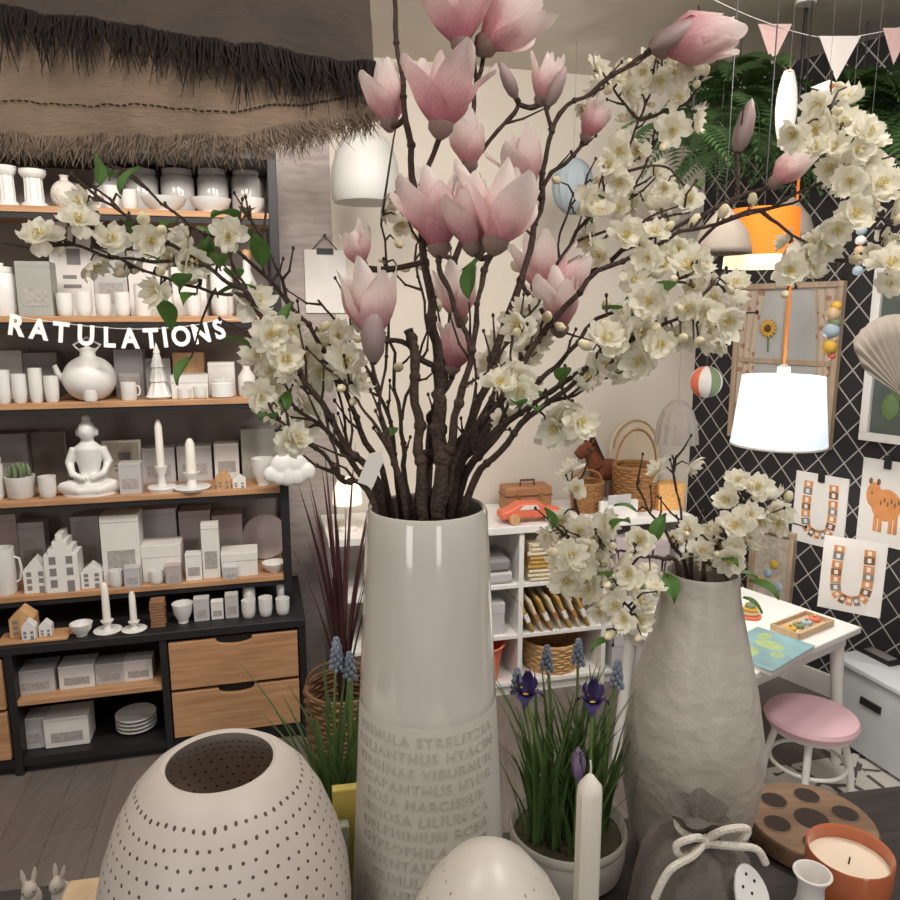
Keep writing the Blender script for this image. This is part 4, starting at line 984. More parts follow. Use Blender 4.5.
r = thing('greeting_card','bright yellow card box behind the pale green one','box',(-.122,.797,TZ),ta); MB().box(-.016,.014,-.006,.006,0,.155).build('carton', mat('yellow_card',(226,206,112),.6,.04), r, .001); MB().box(-.0165,.0145,-.0065,.0065,.13,.154).build('lid', MT['yellow_card'], r)
# linen bag
BG = Vector((.258,.70,TZ)); bg = thing('drawstring_bag','grey linen drawstring bag with a white rope in front of the stoneware vase','bag',BG)
linen = mat('grey_linen',(104,97,90),.95,.12,150,.4,500); HB = .007
bag_prof = [(.05,0),(.061,.006),(.066,.03),(.067,.07),(.064,.11),(.057,.138),(.041,.158),(.023,.17),(.0175,.176),(.020,.183),(.026,.190),(.031,.196),(.029,.198),(.019,.189),(.011,.178)]
MB().lathe(bag_prof,96,wob=lambda a,z:1+.04*math.sin(9*a+z*14)*min(1,z/.06)+.07*math.sin(4*a+2-z*20)+.12*math.sin(6*a+1+z*30)*max(0,min(1,(z-.147)/.04))).build('bag_body', linen, bg)
rope = mat('cotton_rope',(220,212,200),.9,.08,200,.5,400)
def rp(l): return smooth_poly([(x,y,z+HB) for x,y,z in l],6)
b = MB(); b.tube([(.0205*math.cos(2*PI*k/20),.0205*math.sin(2*PI*k/20),.169+HB) for k in range(20)],.0038,8,closed=True)
b.tube(rp([(0,-.021,.169),(-.016,-.04,.186),(-.034,-.04,.178),(-.027,-.038,.163),(-.004,-.028,.167)]),.0038,8)
b.tube(rp([(0,-.021,.169),(.014,-.038,.193),(.038,-.033,.19),(.028,-.032,.172),(.003,-.026,.168)]),.0038,8)
b.tube(rp([(0,-.023,.169),(-.018,-.045,.171),(-.044,-.053,.16),(-.058,-.055,.13)]),.0038,8)
b.tube(rp([(0,-.023,.168),(.02,-.039,.176),(.043,-.043,.176),(.054,-.043,.16)]),.0038,8)
b.ell((0,-.024,.170+HB),(.0075,.0075,.007),10,8); b.build('rope', rope, bg)
tg = MB().prism([(.019*math.cos(2*PI*k/24)*(1-.16*math.sin(2*PI*k/24)),.026*math.sin(2*PI*k/24)) for k in range(24)],-.0015,.0015).build('egg_tag', white, bg, .0005, loc=(.034,-.06,.148), rot=(-.55,0,.42))
b = MB()
for x,z in ((-.008,-.01),(.006,-.012),(0,0),(-.008,.008),(.007,.009),(0,.017)): b.ell((x,-.0016,z),(.0016,.0006,.0016),8,5)
b.build('tag_dots', dark, tg)
# wooden tray with round holes
TY = Vector((.49,.912,TZ)); ty = thing('wooden_candle_tray','round brown wooden tray with circular hollows on the dark table','tray',TY)
acw = woodm('walnut_tray',(98,75,57),(138,109,84),0,4)
MB().lathe([(.078,0),(.083,.004),(.083,.024),(.08,.028),(0,.0281)],56).build('tray_body', acw, ty)
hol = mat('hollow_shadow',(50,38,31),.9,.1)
for k in range(6):
    a = 2*PI*k/6+.2; c = (.052*math.cos(a),.052*math.sin(a),.0282)
    h0 = MB().lathe([(.017,0),(.017,.0006),(.0,.0007)],24,c).build('hollow', hol, ty); MB().tube([(c[0]+.0175*math.cos(2*PI*i/24),c[1]+.0175*math.sin(2*PI*i/24),c[2]) for i in range(24)],.0012,5,closed=True).build('hollow_rim', acw, h0)
MB().lathe([(.022,0),(.022,.0006),(0,.0007)],24,(0,0,.0282)).build('hollow', hol, ty)
# orange candle
OC = Vector((.467,.779,TZ)); oc = thing('glass_candle','cream candle in an orange glass tumbler at the lower right','candle',OC)
og = mat('amber_glass',(190,106,70),.15,.06,8,coat=.5)
MB().lathe([(.038,0),(.043,.005),(.047,.05),(.0475,.084),(.0465,.086),(.0445,.084),(.044,.068)],48,cap1=False).build('glass', og, oc)
MB().lathe([(.0435,.06),(.044,.069),(.03,.067),(0,.067)],40).build('wax', mat('cream_wax',(230,214,190),.5,.03), oc)
MB().tube([(0,0,.066),(.001,0,.076)],.001,5).build('wick', dark, oc)
b = MB(); b.prism([(.014*math.cos(2*PI*k/20),.018*math.sin(2*PI*k/20)) for k in range(20)],-.0005,.0005)
b.build('emblem', matt, oc, loc=(.0,-.0475,.042))
BO = Vector((.362,.662,TZ)); bo = thing('bud_vase','small white bottle shaped bud vase at the bottom right','vase',BO)
MB().lathe([(.02,0),(.026,.006),(.028,.05),(.024,.09),(.013,.12),(.012,.14),(.018,.152),(.016,.153),(.009,.14),(.009,.12)],32).build('vase_body', matt, bo)
MB().tube([(.0172*math.cos(2*PI*k/24),.0172*math.sin(2*PI*k/24),.152) for k in range(24)],.0014,6,closed=True).build('rim', matt, bo)
# bunnies and wooden block
bunm = mat('bunny_grey',(176,168,158),.8,.06)
def bunny(P, rz, label, h):
    r = thing('bunny_figurine',label,'figurine',P,rz); k = h/.085; b = MB()
    b.ell((0,0,.022*k),(.018*k,.02*k,.024*k)); b.ell((0,-.01*k,.05*k),(.013*k,.015*k,.014*k)); b.tube([(0,-.004*k,.035*k),(0,-.008*k,.05*k)],.012*k,8)
    for s_ in (-1,1):
        b.tube([(s_*.006*k,-.006*k,.058*k),(s_*.009*k,-.002*k,.072*k),(s_*.011*k,0,.086*k)],[.004*k,.0052*k,.002*k],7); b.ell((s_*.011*k,-.016*k,.006*k),(.007*k,.013*k,.006*k),8,6)
    b.ell((0,.02*k,.014*k),.007*k,8,6)
    b.build('bunny_body', bunm, r, vox=.0018*k)
    for s_ in (-1,1): MB().ell((s_*.008*k,-.0225*k,.053*k),.0014*k,6,5).build('eye', dark, r)
bunny(Vector((-.499,.785,TZ)),.4,'small grey bunny figurine at the left edge of the table',.056)
bunny(Vector((-.466,.793,TZ)),-.3,'small grey bunny figurine nearer the egg vase',.055)
r = thing('wooden_block','pale yellow wooden block left of the egg vase','block',(-.396,.73,TZ),ta); MB().box(-.03,.03,-.02,.02,0,.075).build('block', lwood, r, .003); MB().box(-.031,.031,-.021,.021,.05,.055).build('groove', oak2, r)
# floor basket with dark red flax
P = Vector((-.325,2.12,0)); r = thing('floor_basket','tall round wicker basket on the floor beside the bookcase','basket',P); basket(r,.095,.112,.39,mat('brown_wicker',(112,80,54),.7,.25,60,.3,120),26,True,.08)
r = thing('red_flax','dark red spiky flax plant growing out of the floor basket','plant',P+Vector((0,0,.3))); blades(r,30,.8,.26,.014,mat('flax_red',(72,42,44),.5,.3,10),(0,0),.3); MB().lathe([(.09,-.05),(.1,.0),(0,.01)],24).build('root_ball', MT['moss_soil'], r)
# ------------------------------------------------------------------ fringed canopy at top left
def PL(l): return [W(*p) for p in l]
def poly_at(P, t):
    n = len(P)-1; x = min(max(t,0),1)*n; i = min(int(x),n-1); return P[i].lerp(P[i+1],x-i)
def wv_(p):
    q = Vector((p.x,p.y,p.z*.6))
    return Vector((0,1,0))*(.014*noise.noise(q*9)+.007*noise.noise(q*24))+Vector((0,0,1))*(.007*noise.noise(p*13+Vector((5,1,2)))+.003*noise.noise(p*40))
def ruled(b, Aa, Bb, nu, nv, k=1):
    def fn(u,v):
        p = poly_at(Aa,u).lerp(poly_at(Bb,u),v); return p+wv_(p)*k
    b.grid(fn,nu,nv)
lowtop = PL([(-300,-70,1.1),(-160,-60,1.0),(30,-40,.95),(238,-10,.88),(372,20,.98),(330,-40,1.4)])
lowbot = PL([(-300,130,1.1),(-160,142,1.0),(30,138,.93),(238,142,.85),(376,110,.97),(330,20,1.4)])
uptop = PL([(-300,-260,1.2),(-160,-240,1.1),(30,-220,1.05),(238,-200,1.0),(360,-160,1.05),(320,-200,1.4)])
upbot = PL([(-300,-30,1.07),(-160,-20,.97),(30,14,.92),(238,46,.84),(374,68,.96),(332,-10,1.4)])
apex = W(60,-420,1.25)
cn = thing('fringed_canopy','brown linen hanging canopy with dark and frayed fringes at the upper left','canopy',apex)
def fabric(name, c1, c2):
    m, nt, bs = newmat(name); v = coord(nt,'Object',(1,1,1))
    f = noi(nt, v, 9, 6); g = noi(nt, coord(nt,'Object',(40,40,420)), 2, 2); w2 = noi(nt, coord(nt,'Object',(6,6,22)), 4, 5)
    nt.links.new(mixc(nt, mth(nt,'ADD',mth(nt,'MULTIPLY',f,.65),mth(nt,'MULTIPLY',g,.35)), lin(c1), lin(c2)), bs.inputs['Base Color']); bs.inputs['Roughness'].default_value = .95
    bumpn(nt, bs, mth(nt,'ADD', mth(nt,'MULTIPLY',g,.3), mth(nt,'MULTIPLY',w2,1.5)), .6, .012); return m
b = MB(); ruled(b,lowtop,lowbot,140,22); b.build('valance', fabric('beige_linen',(88,72,60),(182,158,134)), cn, off=apex)
b = MB(); ruled(b,uptop,upbot,140,14); b.build('upper_tier', fabric('dark_linen',(48,41,37),(108,95,85)), cn, off=apex)
b = MB(); ruled(b,[apex]*6,uptop,40,6,0); b.build('roof', fabric('dark_linen_roof',(58,46,40),(98,80,66)), cn, off=apex)
def fringe(name, Pl_, n, L, wdt, m, jit, ztop=0):
    b = MB()
    for k in range(n):
        u = (k+R.random())/n; p = poly_at(Pl_,u); p = p+wv_(p)+Vector((R.uniform(-.003,.003),R.uniform(-.006,.0),ztop))
        cl_ = noise.noise(p*70); l = L*R.uniform(.4,1.2)*(1+.5*cl_); dx = R.gauss(0,jit)+.006*noise.noise(p*55+Vector((3,3,3))); dy = R.uniform(-jit,jit)
        b.tube([p,p+Vector((dx*.3,dy*.3-.002,-l*.5)),p+Vector((dx,dy,-l))],[wdt,wdt*.9,wdt*.3],3,cap=False)
    return b.build(name, m, cn, off=apex)
fringe('frayed_fringe', lowbot, 3800, .03, .0008, mat('frayed_thread',(124,108,93),.95,.4,90), .011, .006)
fringe('dark_fringe', upbot, 1400, .05, .0012, mat('dark_thread',(40,33,30),.95,.3,90), .010, .004)
b = MB()
for k in range(150):
    u = k/150; p0 = poly_at(lowtop,u).lerp(poly_at(lowbot,u),.8); p1 = poly_at(lowtop,u+.004).lerp(poly_at(lowbot,u+.004),.8); b.tube([p0+wv_(p0)+Vector((0,-.003,0)),p1+wv_(p1)+Vector((0,-.003,0))],.0011,4)
b.build('hem_stitching', mat('stitch',(62,48,40),.9,.1), cn, off=apex)
MB().tube([apex,Vector((apex.x,apex.y,2.45))],.004,6).build('cord', brass, cn, off=apex)
# ------------------------------------------------------------------ flowers
bark = mat('branch_bark',(64,49,41),.85,.35,60,.7,200)
petw = mat('blossom_petal',(248,243,228),.6,.04,30,tl=.38); stam = mat('stamen_yellow',(212,192,116),.7,.15,200)
leafm = mat('leaf_green',(84,122,56),.5,.2,30,tl=.3)
def blossom_mesh(seed):
    q = random.Random(seed); b = MB()
    for lay,(tilt,Lp,Wp,n) in enumerate(((8,.0222,.0098,5),(30,.0172,.0082,5),(55,.0105,.005,2))):
        for k in range(n):
            a = 2*PI*(k+.5*lay)/n+q.uniform(-.2,.2); tl = math.radians(tilt+q.uniform(-20,20)); cv = q.uniform(-.55,.6); rl = q.uniform(0,6); ll = q.uniform(.85,1.08)
            def fn(u,v,a=a,tl=tl,cv=cv,Lp=Lp*ll,Wp=Wp,rl=rl):
                s_ = v*2-1; w2 = Wp*(math.sin(PI*min(1,(.06+.8*u**1.1)))**.8); rr = Lp*(.06+.94*u)-.0026*u*(1-abs(s_))
                t2 = tl+cv*u; x = rr*math.cos(t2); z = rr*math.sin(t2)+.003*s_*s_*u+.0014*math.sin(6*s_+rl)*u*u; y = s_*w2
                return (x*math.cos(a)-y*math.sin(a), x*math.sin(a)+y*math.cos(a), z)
            b.grid(fn,5,6)
    return b.mesh('blossom', petw)
def stamen_mesh():
    b = MB(); b.ell((0,0,.002),(.0026,.0026,.003),8,5)
    for k in range(9):
        a = k*2.4; d = Vector((math.cos(a)*.5,math.sin(a)*.5,1)); d.normalize(); b.tube([(0,0,.002),tuple(d*.009)],.0004,4); b.ell(tuple(d*.0095),.0009,5,4)
    return b.mesh('stamens', stam)
BL = [blossom_mesh(i) for i in range(7)]; ST = stamen_mesh()
def leaf_mesh():
    b = MB()
    b.grid(lambda u,v: ((v*2-1)*.0098*math.sin(PI*u**.8)*.98, .004*abs(v*2-1)+.006*math.sin(u*3), .038*u),8,4); return b.mesh('leaf', leafm)
LF = leaf_mesh()
budm = mat('blossom_bud',(232,220,186),.6,.08)
BUD = MB().lathe([(.001,0),(.0035,.003),(.0045,.007),(.003,.012),(0,.014)],10).mesh('bud', budm)
MGM = rampm('magnolia_petal',[(0,(204,112,132)),(.3,(226,166,176)),(.62,(242,214,212)),(.95,(249,238,234))],tl=.42)
MGP = rampm('magnolia_pale',[(0,(212,134,148)),(.26,(234,188,192)),(.55,(246,228,223)),(.95,(250,243,238))],tl=.42)
def magnolia_mesh(seed, opn, m):
    q = random.Random(seed); b = MB()
    for lay in range(2):
        n = 3 if lay==0 else 5
        for k in range(n):
            a0 = 2*PI*(k+.5*lay)/n+q.uniform(-.3,.3); fl = (opn*.32 if lay==0 else opn*.9)*q.uniform(.45,1.5); L_ = (1.0 if lay==0 else .94)*q.uniform(.78,1.04); tw = q.uniform(-.25,.25); rf = q.uniform(0,6); bend = q.uniform(-.05,.1)
            def fn(u,v,a0=a0,fl=fl,L_=L_,lay=lay,tw=tw,rf=rf,bend=bend):
                s_ = v*2-1
                rr = .035+.22*math.sin(min(u,.58)/.58*PI/2)*(.76+.22*lay)-max(0,u-.5)*.34*(1-1.6*fl)+fl*.55*u*u+bend*u*u*u+.018*math.sin(5*u+rf+3*s_)*u
                wd = .23*math.sin(PI*(.05+.89*u**.95))**.66+.006
                ha = min(1.15, wd/max(rr,.085)); a = a0+s_*ha+tw*u
                z = L_*(u-.14*fl*u*u)-.085*s_*s_*u**1.5
                return (rr*math.cos(a),rr*math.sin(a),z)
            b.grid(fn,10,8)
    return b.mesh('magnolia_flower', m)
MG = {}
def getmag(o_, pale, i):
    k = (o_,pale,i%3)
    if k not in MG: MG[k] = magnolia_mesh((i%3)*31+int(o_*100), o_, MGP if pale else MGM)
    return MG[k]
BRC = MB().lathe([(.04,-.06),(.09,-.02),(.15,.05),(.16,.11),(.11,.1),(.05,.02)],14,wob=lambda a,z:1+.3*math.cos(2*a)*max(0,z*4)).mesh('bract', mat('bract_grey',(140,116,108),.8,.15,20))
MBUD = MB().lathe([(.08,0),(.18,.15),(.22,.4),(.18,.7),(.07,.93),(.0,1.0)],16,wob=lambda a,z:1+.08*math.cos(2*a)).mesh('flower_bud', rampm('mauve_bud',[(0,(126,108,102)),(.5,(152,132,130)),(1,(178,150,152))]))
class Branch:
    def __init__(s, name, label, cat, group, vase, H, polys, r0, dz=.25, tip=.0014, tw=.45):
        p0 = W(*polys[0][0]); base = Vector((vase.x+(p0.x-vase.x)*.35, vase.y+(p0.y-vase.y)*.35, vase.z+H-dz))
        s.base = base; s.root = thing(name,label,cat,base,0,group); s.samples = []
        b = MB(); q = random.Random(len(label)*7+int(p0.x*1e4))
        for i,pl in enumerate(polys):
            P = [W(*(p if len(p)==3 else (p[0],p[1],.8))) for p in pl]
            if i==0: P = [base]+P
            P = smooth_poly(P,6); n = len(P); ra = r0 if i==0 else r0*.5
            P = [p+Vector((noise.noise(p*34),noise.noise(p*34+Vector((7,3,1))),noise.noise(p*34+Vector((2,9,4)))))*(.006 if 0<k<n-1 else 0) for k,p in enumerate(P)]
            rad = [max(tip, ra*(1-.82*(k/(n-1))))*(1+.25*noise.noise(p*90)) for k,p in enumerate(P)]
            b.tube(P,rad,7)
            for p in P[8 if i==0 else 0:]: s.samples.append(p)
            for k in range(10,n-2,4):
                b.ell(tuple(P[k]),(rad[k]*1.45,)*3,7,5)
            for k in range(9 if i==0 else 3,n-1,2):
                if q.random() > tw: continue
                t = (P[min(k+1,n-1)]-P[k-1]).normalized(); d = (t*q.uniform(.5,1)+Vector((q.uniform(-1,1),q.uniform(-.7,.7),q.uniform(-.4,1)))).normalized(); l = q.uniform(.016,.05)
                e0 = P[k]+d*l*.5+Vector((0,0,q.uniform(-.004,.004))); e1_ = P[k]+d*l+t*l*.25
                b.tube([P[k],e0,e1_],[.0018,.0013,.0008],5); b.ell(tuple(e1_),(.0018,.0018,.0024),6,5); b.ell(tuple(e0),.0017,6,5)
        s.b = b
    def done(s):
        s.b.build('stem', bark, s.root, off=s.base)
def ppx(P):
    zc = zc_of(P); return (450+FP*P.x/zc, 450-FP*((P.y*sp+(P.z-CZ)*cp)/zc))
def nearest(brs, px, py):
    best = None
    for br in brs:
        for P in br.samples:
            a = ppx(P); d = (a[0]-px)**2+(a[1]-py)**2
            if best is None or d < best[0]: best = (d,br,P)
    return best
CAM = Vector((0,0,CZ))
def put_blossom(brs, px, py, sc=1.0, kind='b'):
    d,br,P = nearest(brs,px,py); zc = zc_of(P)+R.uniform(-.03,.025)
    Q = W(px,py,zc)
    mid = P.lerp(Q,.5)+Vector((0,0,.006))
    out = (Q-P); L_ = out.length; out = out.normalized() if L_ > 1e-5 else Vector((0,-1,0))
    vdir = (CAM-Q).normalized()
    dr = (vdir*R.uniform(.15,1.0)+out*R.uniform(.2,.8)+Vector((R.uniform(-.75,.75),R.uniform(-.3,.3),R.uniform(-.45,.7)))).normalized()
    br.b.tube([P,mid,Q-dr*.002],[.0016,.0011,.0008],5)
    q = dr.to_track_quat('Z','Y')
    if kind=='b':
        o = place('blossom', R.choice(BL), br.root, Q-br.base, q, sc*R.uniform(.78,1.08)); place('stamens', ST, o, (0,0,0))
    elif kind=='u': place('bud', BUD, br.root, Q-br.base, q, R.uniform(.8,1.3))
    else: place('leaf', LF, br.root, Q-br.base, (out+dr*.5+Vector((R.uniform(-.4,.4),0,R.uniform(-.2,.5)))).to_track_quat('Z','Y'), R.uniform(.7,1.15))
def put_mag(br, x0,y0,x1,y1,zc,opn,pale=False,i=0,bud=False):
    P0 = W(x0,y0,zc); P1 = W(x1,y1,zc-.012); ax = P1-P0; L_ = ax.length
    best = min(br.samples, key=lambda P:(P-P0).length)
    br.b.tube(smooth_poly([best,best.lerp(P0,.6)-ax.normalized()*.004,P0],4),[.003]*4+[.0034]*5,6)
    q = ax.to_track_quat('Z','Y')
    if bud: place('flower_bud', MBUD, br.root, P0-br.base, q, (L_*.9,L_*.9,L_)); return
    f = place('magnolia_flower', getmag(opn,pale,i), br.root, P0-br.base, q, L_)
    place('bract', BRC, f, (0,0,0))
V1 = TV
def CH(label, polys, r0=.0046): return Branch('cherry_blossom_branch',label,'blossom branch',None,V1,VH,polys,r0)
c1 = CH('long white blossom branch reaching out to the far left over the bookcase',[[(383,506,.77),(345,440,.76),(300,370,.74),(250,300,.72),(205,265,.70),(150,232,.69),(95,200,.68)],[(205,265,.70),(140,258,.69),(85,250,.68),(45,238,.67)],[(250,300,.72),(190,285,.72),(130,268,.72)],[(300,370,.74),(262,330,.73),(240,280,.73),(228,235,.73)]])
c2 = CH('short white blossom branch leaning left just above the tall vase rim',[[(378,507,.78),(352,465,.79),(318,425,.80),(290,395,.81),(268,360,.82)],[(352,465,.79),(340,410,.78),(335,360,.77)],[(318,425,.80),(302,430,.80)],[(352,465,.79),(312,385,.8),(300,345,.8)]])
c3 = CH('long white blossom branch reaching to the far right past the lampshades',[[(452,506,.78),(485,430,.80),(540,335,.82),(600,275,.83),(680,235,.82),(760,210,.80),(830,182,.78),(890,195,.77)],[(760,210,.80),(800,240,.79),(845,262,.78)],[(830,182,.78),(838,145,.77),(830,108,.77)],[(830,182,.78),(870,225,.77),(888,258,.77)]])
c4 = CH('white blossom branch leaning right in front of the cream wall',[[(458,507,.79),(500,430,.76),(560,385,.74),(620,350,.72),(690,315,.70),(728,318,.70)],[(500,430,.76),(510,385,.75),(512,335,.74)],[(560,385,.74),(572,412,.73)],[(620,350,.72),(650,320,.72),(655,295,.72)],[(690,315,.7),(712,285,.7)]])
c5 = CH('white blossom branch rising up to the right of the magnolias',[[(440,504,.80),(470,420,.84),(520,320,.87),(570,245,.89),(612,180,.90),(640,120,.90),(662,72,.90)],[(570,245,.89),(630,225,.88),(690,212,.87)],[(612,180,.90),(660,165,.89),(690,190,.88)],[(640,120,.90),(690,100,.89),(700,65,.89)],[(640,120,.9),(610,85,.9)]])
c6 = CH('thin bare blossom twig rising left of the tall magnolia branch',[[(408,504,.80),(402,420,.83),(388,320,.85),(382,215,.86)],[(402,420,.83),(425,330,.84),(415,260,.84)]],.004)
c7 = CH('thin twig running beside the far left blossom branch with green leaves',[[(390,505,.80),(366,440,.80),(335,370,.79),(292,305,.78),(245,258,.77),(185,220,.76),(118,168,.75)],[(292,305,.78),(268,245,.78),(250,212,.78)],[(335,370,.79),(290,352,.79),(262,344,.79)]],.0042)
c8 = CH('low twig leaning furthest left above the vase rim',[[(372,507,.76),(345,478,.75),(315,448,.74),(285,425,.73),(262,395,.73)],[(345,478,.75),(330,440,.75),(322,400,.75)]],.0038)
c9 = CH('low twig leaning furthest right above the vase rim',[[(464,508,.77),(500,452,.75),(548,402,.73),(602,352,.72),(655,300,.71),(695,268,.71)],[(548,402,.73),(590,385,.73),(630,368,.73)]],.0044)
c10 = CH('steep twig climbing behind the right magnolia flowers',[[(448,505,.83),(478,430,.86),(520,360,.88),(566,290,.9),(612,225,.92),(640,180,.93),(655,130,.93)],[(566,290,.9),(560,235,.9),(585,185,.9)]],.0042)
c11 = CH('slender twig bending gently left behind the pale magnolia',[[(400,505,.82),(394,440,.83),(375,385,.84),(345,340,.85),(318,300,.86)],[(375,385,.84),(362,330,.84),(348,290,.84)]],.0038)
c12 = CH('long bare twig crossing the right side just below the far right branch',[[(455,506,.81),(495,440,.82),(540,382,.83),(598,322,.84),(650,282,.84),(720,225,.83),(800,200,.82)],[(650,282,.84),(690,285,.83),(720,300,.82)]],.0044)
c13 = CH('crooked twig just right of the thick stubs at the vase mouth',[[(444,507,.76),(462,450,.755),(492,398,.75),(505,350,.75),(540,300,.75)],[(462,450,.755),(475,400,.75),(470,345,.75)]],.0046)
c14 = CH('crooked twig just left of the thick stubs at the vase mouth',[[(406,507,.755),(392,450,.75),(380,400,.745),(388,340,.745)],[(392,450,.75),(362,405,.745),(340,372,.745)]],.0046)
CHs = [c1,c2,c3,c4,c5,c6,c7,c8,c9,c10,c11,c12,c13,c14]
def MAG(label, polys, r0=.0062): return Branch('magnolia_branch',label,'magnolia branch',None,V1,VH,polys,r0,tip=.0026,tw=.25)
m1 = MAG('thick magnolia branch rising straight up out of the top of the frame',[[(420,505,.77),(432,440,.77),(438,370,.77),(428,290,.78),(415,200,.78),(405,120,.78),(398,40,.78),(395,-40,.78)],[(438,370,.77),(400,345,.75),(374,342,.73)],[(415,200,.78),(432,150,.76),(441,132,.75)],[(405,120,.78),(392,125,.79),(388,120,.8)]],.0078)
m2 = MAG('magnolia branch with wide open pink flowers in the middle of the bouquet',[[(432,505,.76),(455,430,.74),(470,350,.73),(482,285,.72),(493,245,.72)],[(470,350,.73),(448,290,.74),(440,252,.75)]])
m3 = MAG('magnolia branch bending right to a pink flower at the top',[[(445,505,.80),(480,400,.82),(520,280,.84),(540,200,.85),(550,130,.85),(590,90,.85),(655,50,.84)],[(540,200,.85),(528,190,.82)],[(520,280,.84),(545,320,.85),(560,332,.86)],[(550,130,.85),(548,105,.84)]])
m4 = MAG('magnolia branch at the back with pink flowers cut by the top of the frame',[[(425,504,.82),(440,400,.84),(455,280,.86),(470,160,.87),(478,80,.87),(488,36,.86)],[(478,80,.87),(468,45,.84)],[(470,160,.87),(510,120,.87),(516,96,.86)],[(440,400,.84),(462,350,.85),(460,322,.86)],[(455,280,.86),(530,200,.89),(584,138,.9)]])
m5 = MAG('magnolia branch with closed buds stretching right among the white blossoms',[[(450,504,.82),(500,400,.86),(560,300,.90),(640,245,.91),(735,200,.92),(772,182,.91)],[(735,200,.92),(738,152,.92)],[(560,300,.9),(540,290,.88)]])
stub = Branch('cut_stem','thick cut branch stub standing in the mouth of the tall vase','stem',None,V1,VH,[[(438,505,.75),(438,450,.75),(437,392,.75)]],.0085,tip=.007,tw=0); stub.done()
stub2 = Branch('cut_stem','second thick dark stub leaning left in the tall vase mouth','stem',None,V1,VH,[[(424,505,.745),(420,450,.745),(413,380,.745),(408,330,.75)]],.007,tip=.005,tw=0); stub2.done()
put_mag(m1,440,134,450,40,.75,.45,False,0); put_mag(m1,374,342,366,254,.73,.3,True,1); put_mag(m1,390,128,384,56,.80,.35,True,2); put_mag(m1,374,362,372,302,.722,.2,bud=True)
put_mag(m1,362,268,350,220,.79,.3,True,0)
put_mag(m2,493,250,522,156,.72,.5,True,1); put_mag(m2,440,254,430,168,.75,.45,False,2); put_mag(m2,474,252,464,172,.74,.4,True,0)
put_mag(m3,655,46,752,28,.84,.08,False,1); put_mag(m3,528,194,517,124,.82,.4,True,0); put_mag(m3,560,334,556,266,.86,.45,True,2); put_mag(m3,548,106,566,66,.84,0,bud=True); put_mag(m3,650,50,705,18,.832,0,bud=True)
put_mag(m4,480,50,548,-14,.86,.5,True,0); put_mag(m4,462,50,452,-30,.84,.5,False,1); put_mag(m4,516,98,500,62,.86,0,bud=True); put_mag(m4,584,140,604,98,.9,.3,False,2); put_mag(m4,460,324,452,258,.86,.3,True,1); put_mag(m4,452,372,464,316,.84,.3,False,0)
put_mag(m4,540,104,552,50,.87,.25,True,2); put_mag(m4,470,170,466,108,.87,.35,True,0); put_mag(m4,424,240,420,160,.87,.4,True,1)
put_mag(m5,772,186,812,144,.91,.12,True,1); put_mag(m5,738,152,752,98,.92,0,bud=True); put_mag(m5,540,292,536,222,.88,.45,True,0); put_mag(m5,548,306,590,254,.88,.35,False,2)
bl = [(40,238),(78,222),(92,262),(85,205),(130,272),(152,240),(158,290),(170,258),(112,240),(60,244),(190,262),(188,238),(228,235),(252,302),(262,355),(272,385),(285,360),(305,355),(330,350),(345,362),(318,345),(300,425),(310,385),(298,330),(385,212),(355,385),(270,335),(338,335),(290,345),(306,410),(296,440),(272,372),(340,378),(322,370),(276,408),
 (500,345),(520,325),(510,375),(505,400),(525,355),(490,365),(566,412),(556,428),(512,322),(498,385),(535,340),(520,390),(505,420),(574,430),
 (615,75),(640,95),(660,80),(690,65),(680,100),(600,90),(655,60),(672,75),(645,72),(610,165),(640,150),(655,175),(630,195),(600,215),(660,210),(690,200),(680,250),(690,268),(655,235),(640,245),(590,240),(620,180),(645,200),(670,185),(622,150),(650,255),(690,285),(595,70),(685,85),(585,200),(632,118),(672,130),(665,265),(625,235),(600,255),
 (640,330),(655,310),(620,340),(690,310),(715,300),(725,320),(700,335),(675,335),(600,365),(625,370),(650,300),(710,285),(660,345),(630,315),(585,375),(728,300),(605,340),(640,360),(722,335),
 (820,105),(840,125),(855,150),(830,150),(865,135),(815,130),(845,105),(860,160),(880,185),(895,205),(870,200),(885,240),(890,265),(875,255),(800,256),(808,272),(822,246),(850,180),(855,215),(790,270),(900,180),(838,228),(832,170)]
for x,y in bl:
    left = x < 250
    put_blossom(CHs,x,y,.92 if left else 1.04)
    if not left and R.random() < .4: put_blossom(CHs,x+R.uniform(-22,22),y+R.uniform(-22,22),.85)
    if R.random() < .5: put_blossom(CHs,x+R.uniform(-26,26),y+R.uniform(-26,26),1,'u')
for x,y in ((395,240),(420,268),(400,268),(418,240),(408,180),(430,250),(440,310),(385,260),(405,75),(365,375),(398,370),(470,385),(520,272),(690,228),(720,218),(752,206)): put_blossom(CHs,x,y,1,'u')
for x,y in ((110,180),(98,186),(205,278),(220,270),(250,212),(240,222),(192,358),(250,348),(180,292),(285,415),(325,385),(390,440),(560,385),(520,410),(600,380),(640,325),(700,190),(580,200),(470,300),(660,300),(545,400),(160,300),(130,220),(215,250),(252,240),(218,296),(318,375),(275,420),(535,412),(575,215),(175,225),(145,262),(196,296),(236,284),(262,270),(206,240),(68,228),(122,196),(284,330)): put_blossom(CHs,x,y,1,'l')
def RC(label, polys): return Branch('cherry_blossom_branch',label,'blossom branch',None,RV,RH,polys,.0036,.2)
r1 = RC('drooping white blossom branch on the left of the grey stoneware vase',[[(682,578,.93),(662,558,.92),(638,556,.90),(605,548,.88),(570,540,.87)],[(638,556,.90),(620,585,.88),(630,615,.87)],[(605,548,.88),(582,520,.88),(572,488,.88)]])
r2 = RC('upright thin blossom twig in the middle of the stoneware vase',[[(692,578,.94),(688,540,.95),(680,500,.97),(672,455,.98)],[(688,540,.95),(705,520,.95)]])
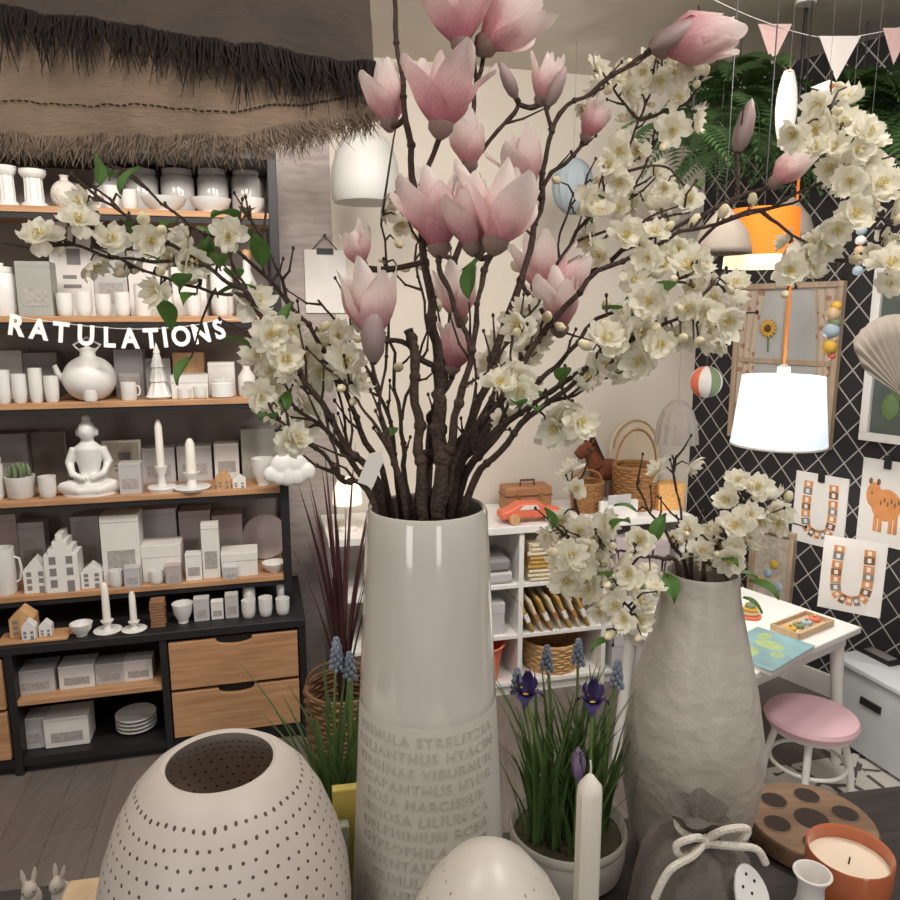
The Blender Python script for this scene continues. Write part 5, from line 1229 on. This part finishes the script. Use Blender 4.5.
r3 = RC('white blossom branch on the right of the grey stoneware vase',[[(702,578,.92),(716,548,.92),(735,515,.92),(752,480,.92)],[(735,515,.92),(765,510,.91),(778,512,.91)],[(716,548,.92),(700,535,.91)]])
r4 = RC('thin dark twig leaning left out of the stoneware vase',[[(688,578,.95),(666,535,.97),(650,510,.98),(640,480,.99)]])
RCs = [r1,r2,r3,r4]
for x,y in ((565,545),(580,565),(600,545),(620,560),(590,590),(615,590),(640,605),(630,575),(605,525),(580,530),(560,520),(575,490),(570,555),(625,620),(655,590),(675,540),(690,530),(700,550),(720,545),(735,525),(745,490),(770,500),(750,515),(730,560),(690,560),(640,540),(588,548),(608,572),(600,610),(585,575),(617,605),(572,470),(650,570),(600,560),(560,565),(737,480),(760,520),(745,540),(715,530),(690,465),(660,470),(630,595),(640,622),(550,535),(775,512),(758,488),(728,500),(595,535),(565,580),(780,522),(710,565),(735,550)):
    put_blossom(RCs,x,y,.98)
    if R.random() < .4: put_blossom(RCs,x+R.uniform(-16,16),y+R.uniform(-16,16),1,'u')
for x,y in ((742,598),(748,582),(640,590),(612,530),(722,562),(665,575),(636,512),(612,640),(552,530),(735,575),(655,545),(608,580)): put_blossom(RCs,x,y,1,'l')
for br in CHs+[m1,m2,m3,m4,m5]+RCs: br.done()
P = W(372,468,.735); r = tag(MB().prism([(-.008,-.018),(.008,-.018),(.008,.012),(0,.018),(-.008,.012)],-.0006,.0006).build('price_tag', matt),'small white paper tag tied to a stem above the vase rim','tag'); r.location = P; r.rotation_euler = (0,.4,.2)
# ------------------------------------------------------------------ light
def area(loc, tgt, e, size, col, sy=None):
    L = bpy.data.lights.new('shop_or_fill_light','AREA'); L.energy = e; L.size = size; L.color = col
    if sy: L.shape = 'RECTANGLE'; L.size_y = sy
    o = bpy.data.objects.new('shop_or_fill_light', L); C.objects.link(o); o.location = loc
    o.rotation_euler = (Vector(tgt)-Vector(loc)).to_track_quat('-Z','Y').to_euler()
warm = (1,.94,.87)
area((-.35,1.6,2.42),(-.95,2.65,.8),23,.4,warm)
area((-1.15,1.5,2.42),(-1.2,2.65,.8),15,.4,warm)
area((.4,1.7,2.42),(.4,3.0,.8),14,.4,warm)
area((1.0,1.2,2.42),(1.25,2.5,.4),25,.4,(1,.97,.93))
area((.55,.25,2.4),(.1,.8,.9),9.5,.35,warm)
area((-.7,.1,2.4),(-.2,.8,.9),6.5,.35,warm)
area((-1.3,-1.5,1.3),(-.1,.8,1.1),9,.5,(1,.97,.94),1.3)  # added fill behind the camera, also puts highlights on the vases
area((1.0,-1.7,1.3),(.1,.8,1.1),6.5,.4,(1,.97,.94),1.3)  # second added fill light behind the camera, on the right
wd = bpy.data.worlds.new('shop_world'); bpy.context.scene.world = wd; wd.use_nodes = True
bg_ = wd.node_tree.nodes['Background']; bg_.inputs[0].default_value = (1,.96,.91,1); bg_.inputs[1].default_value = .33
bpy.context.scene.view_settings.view_transform = 'Standard'
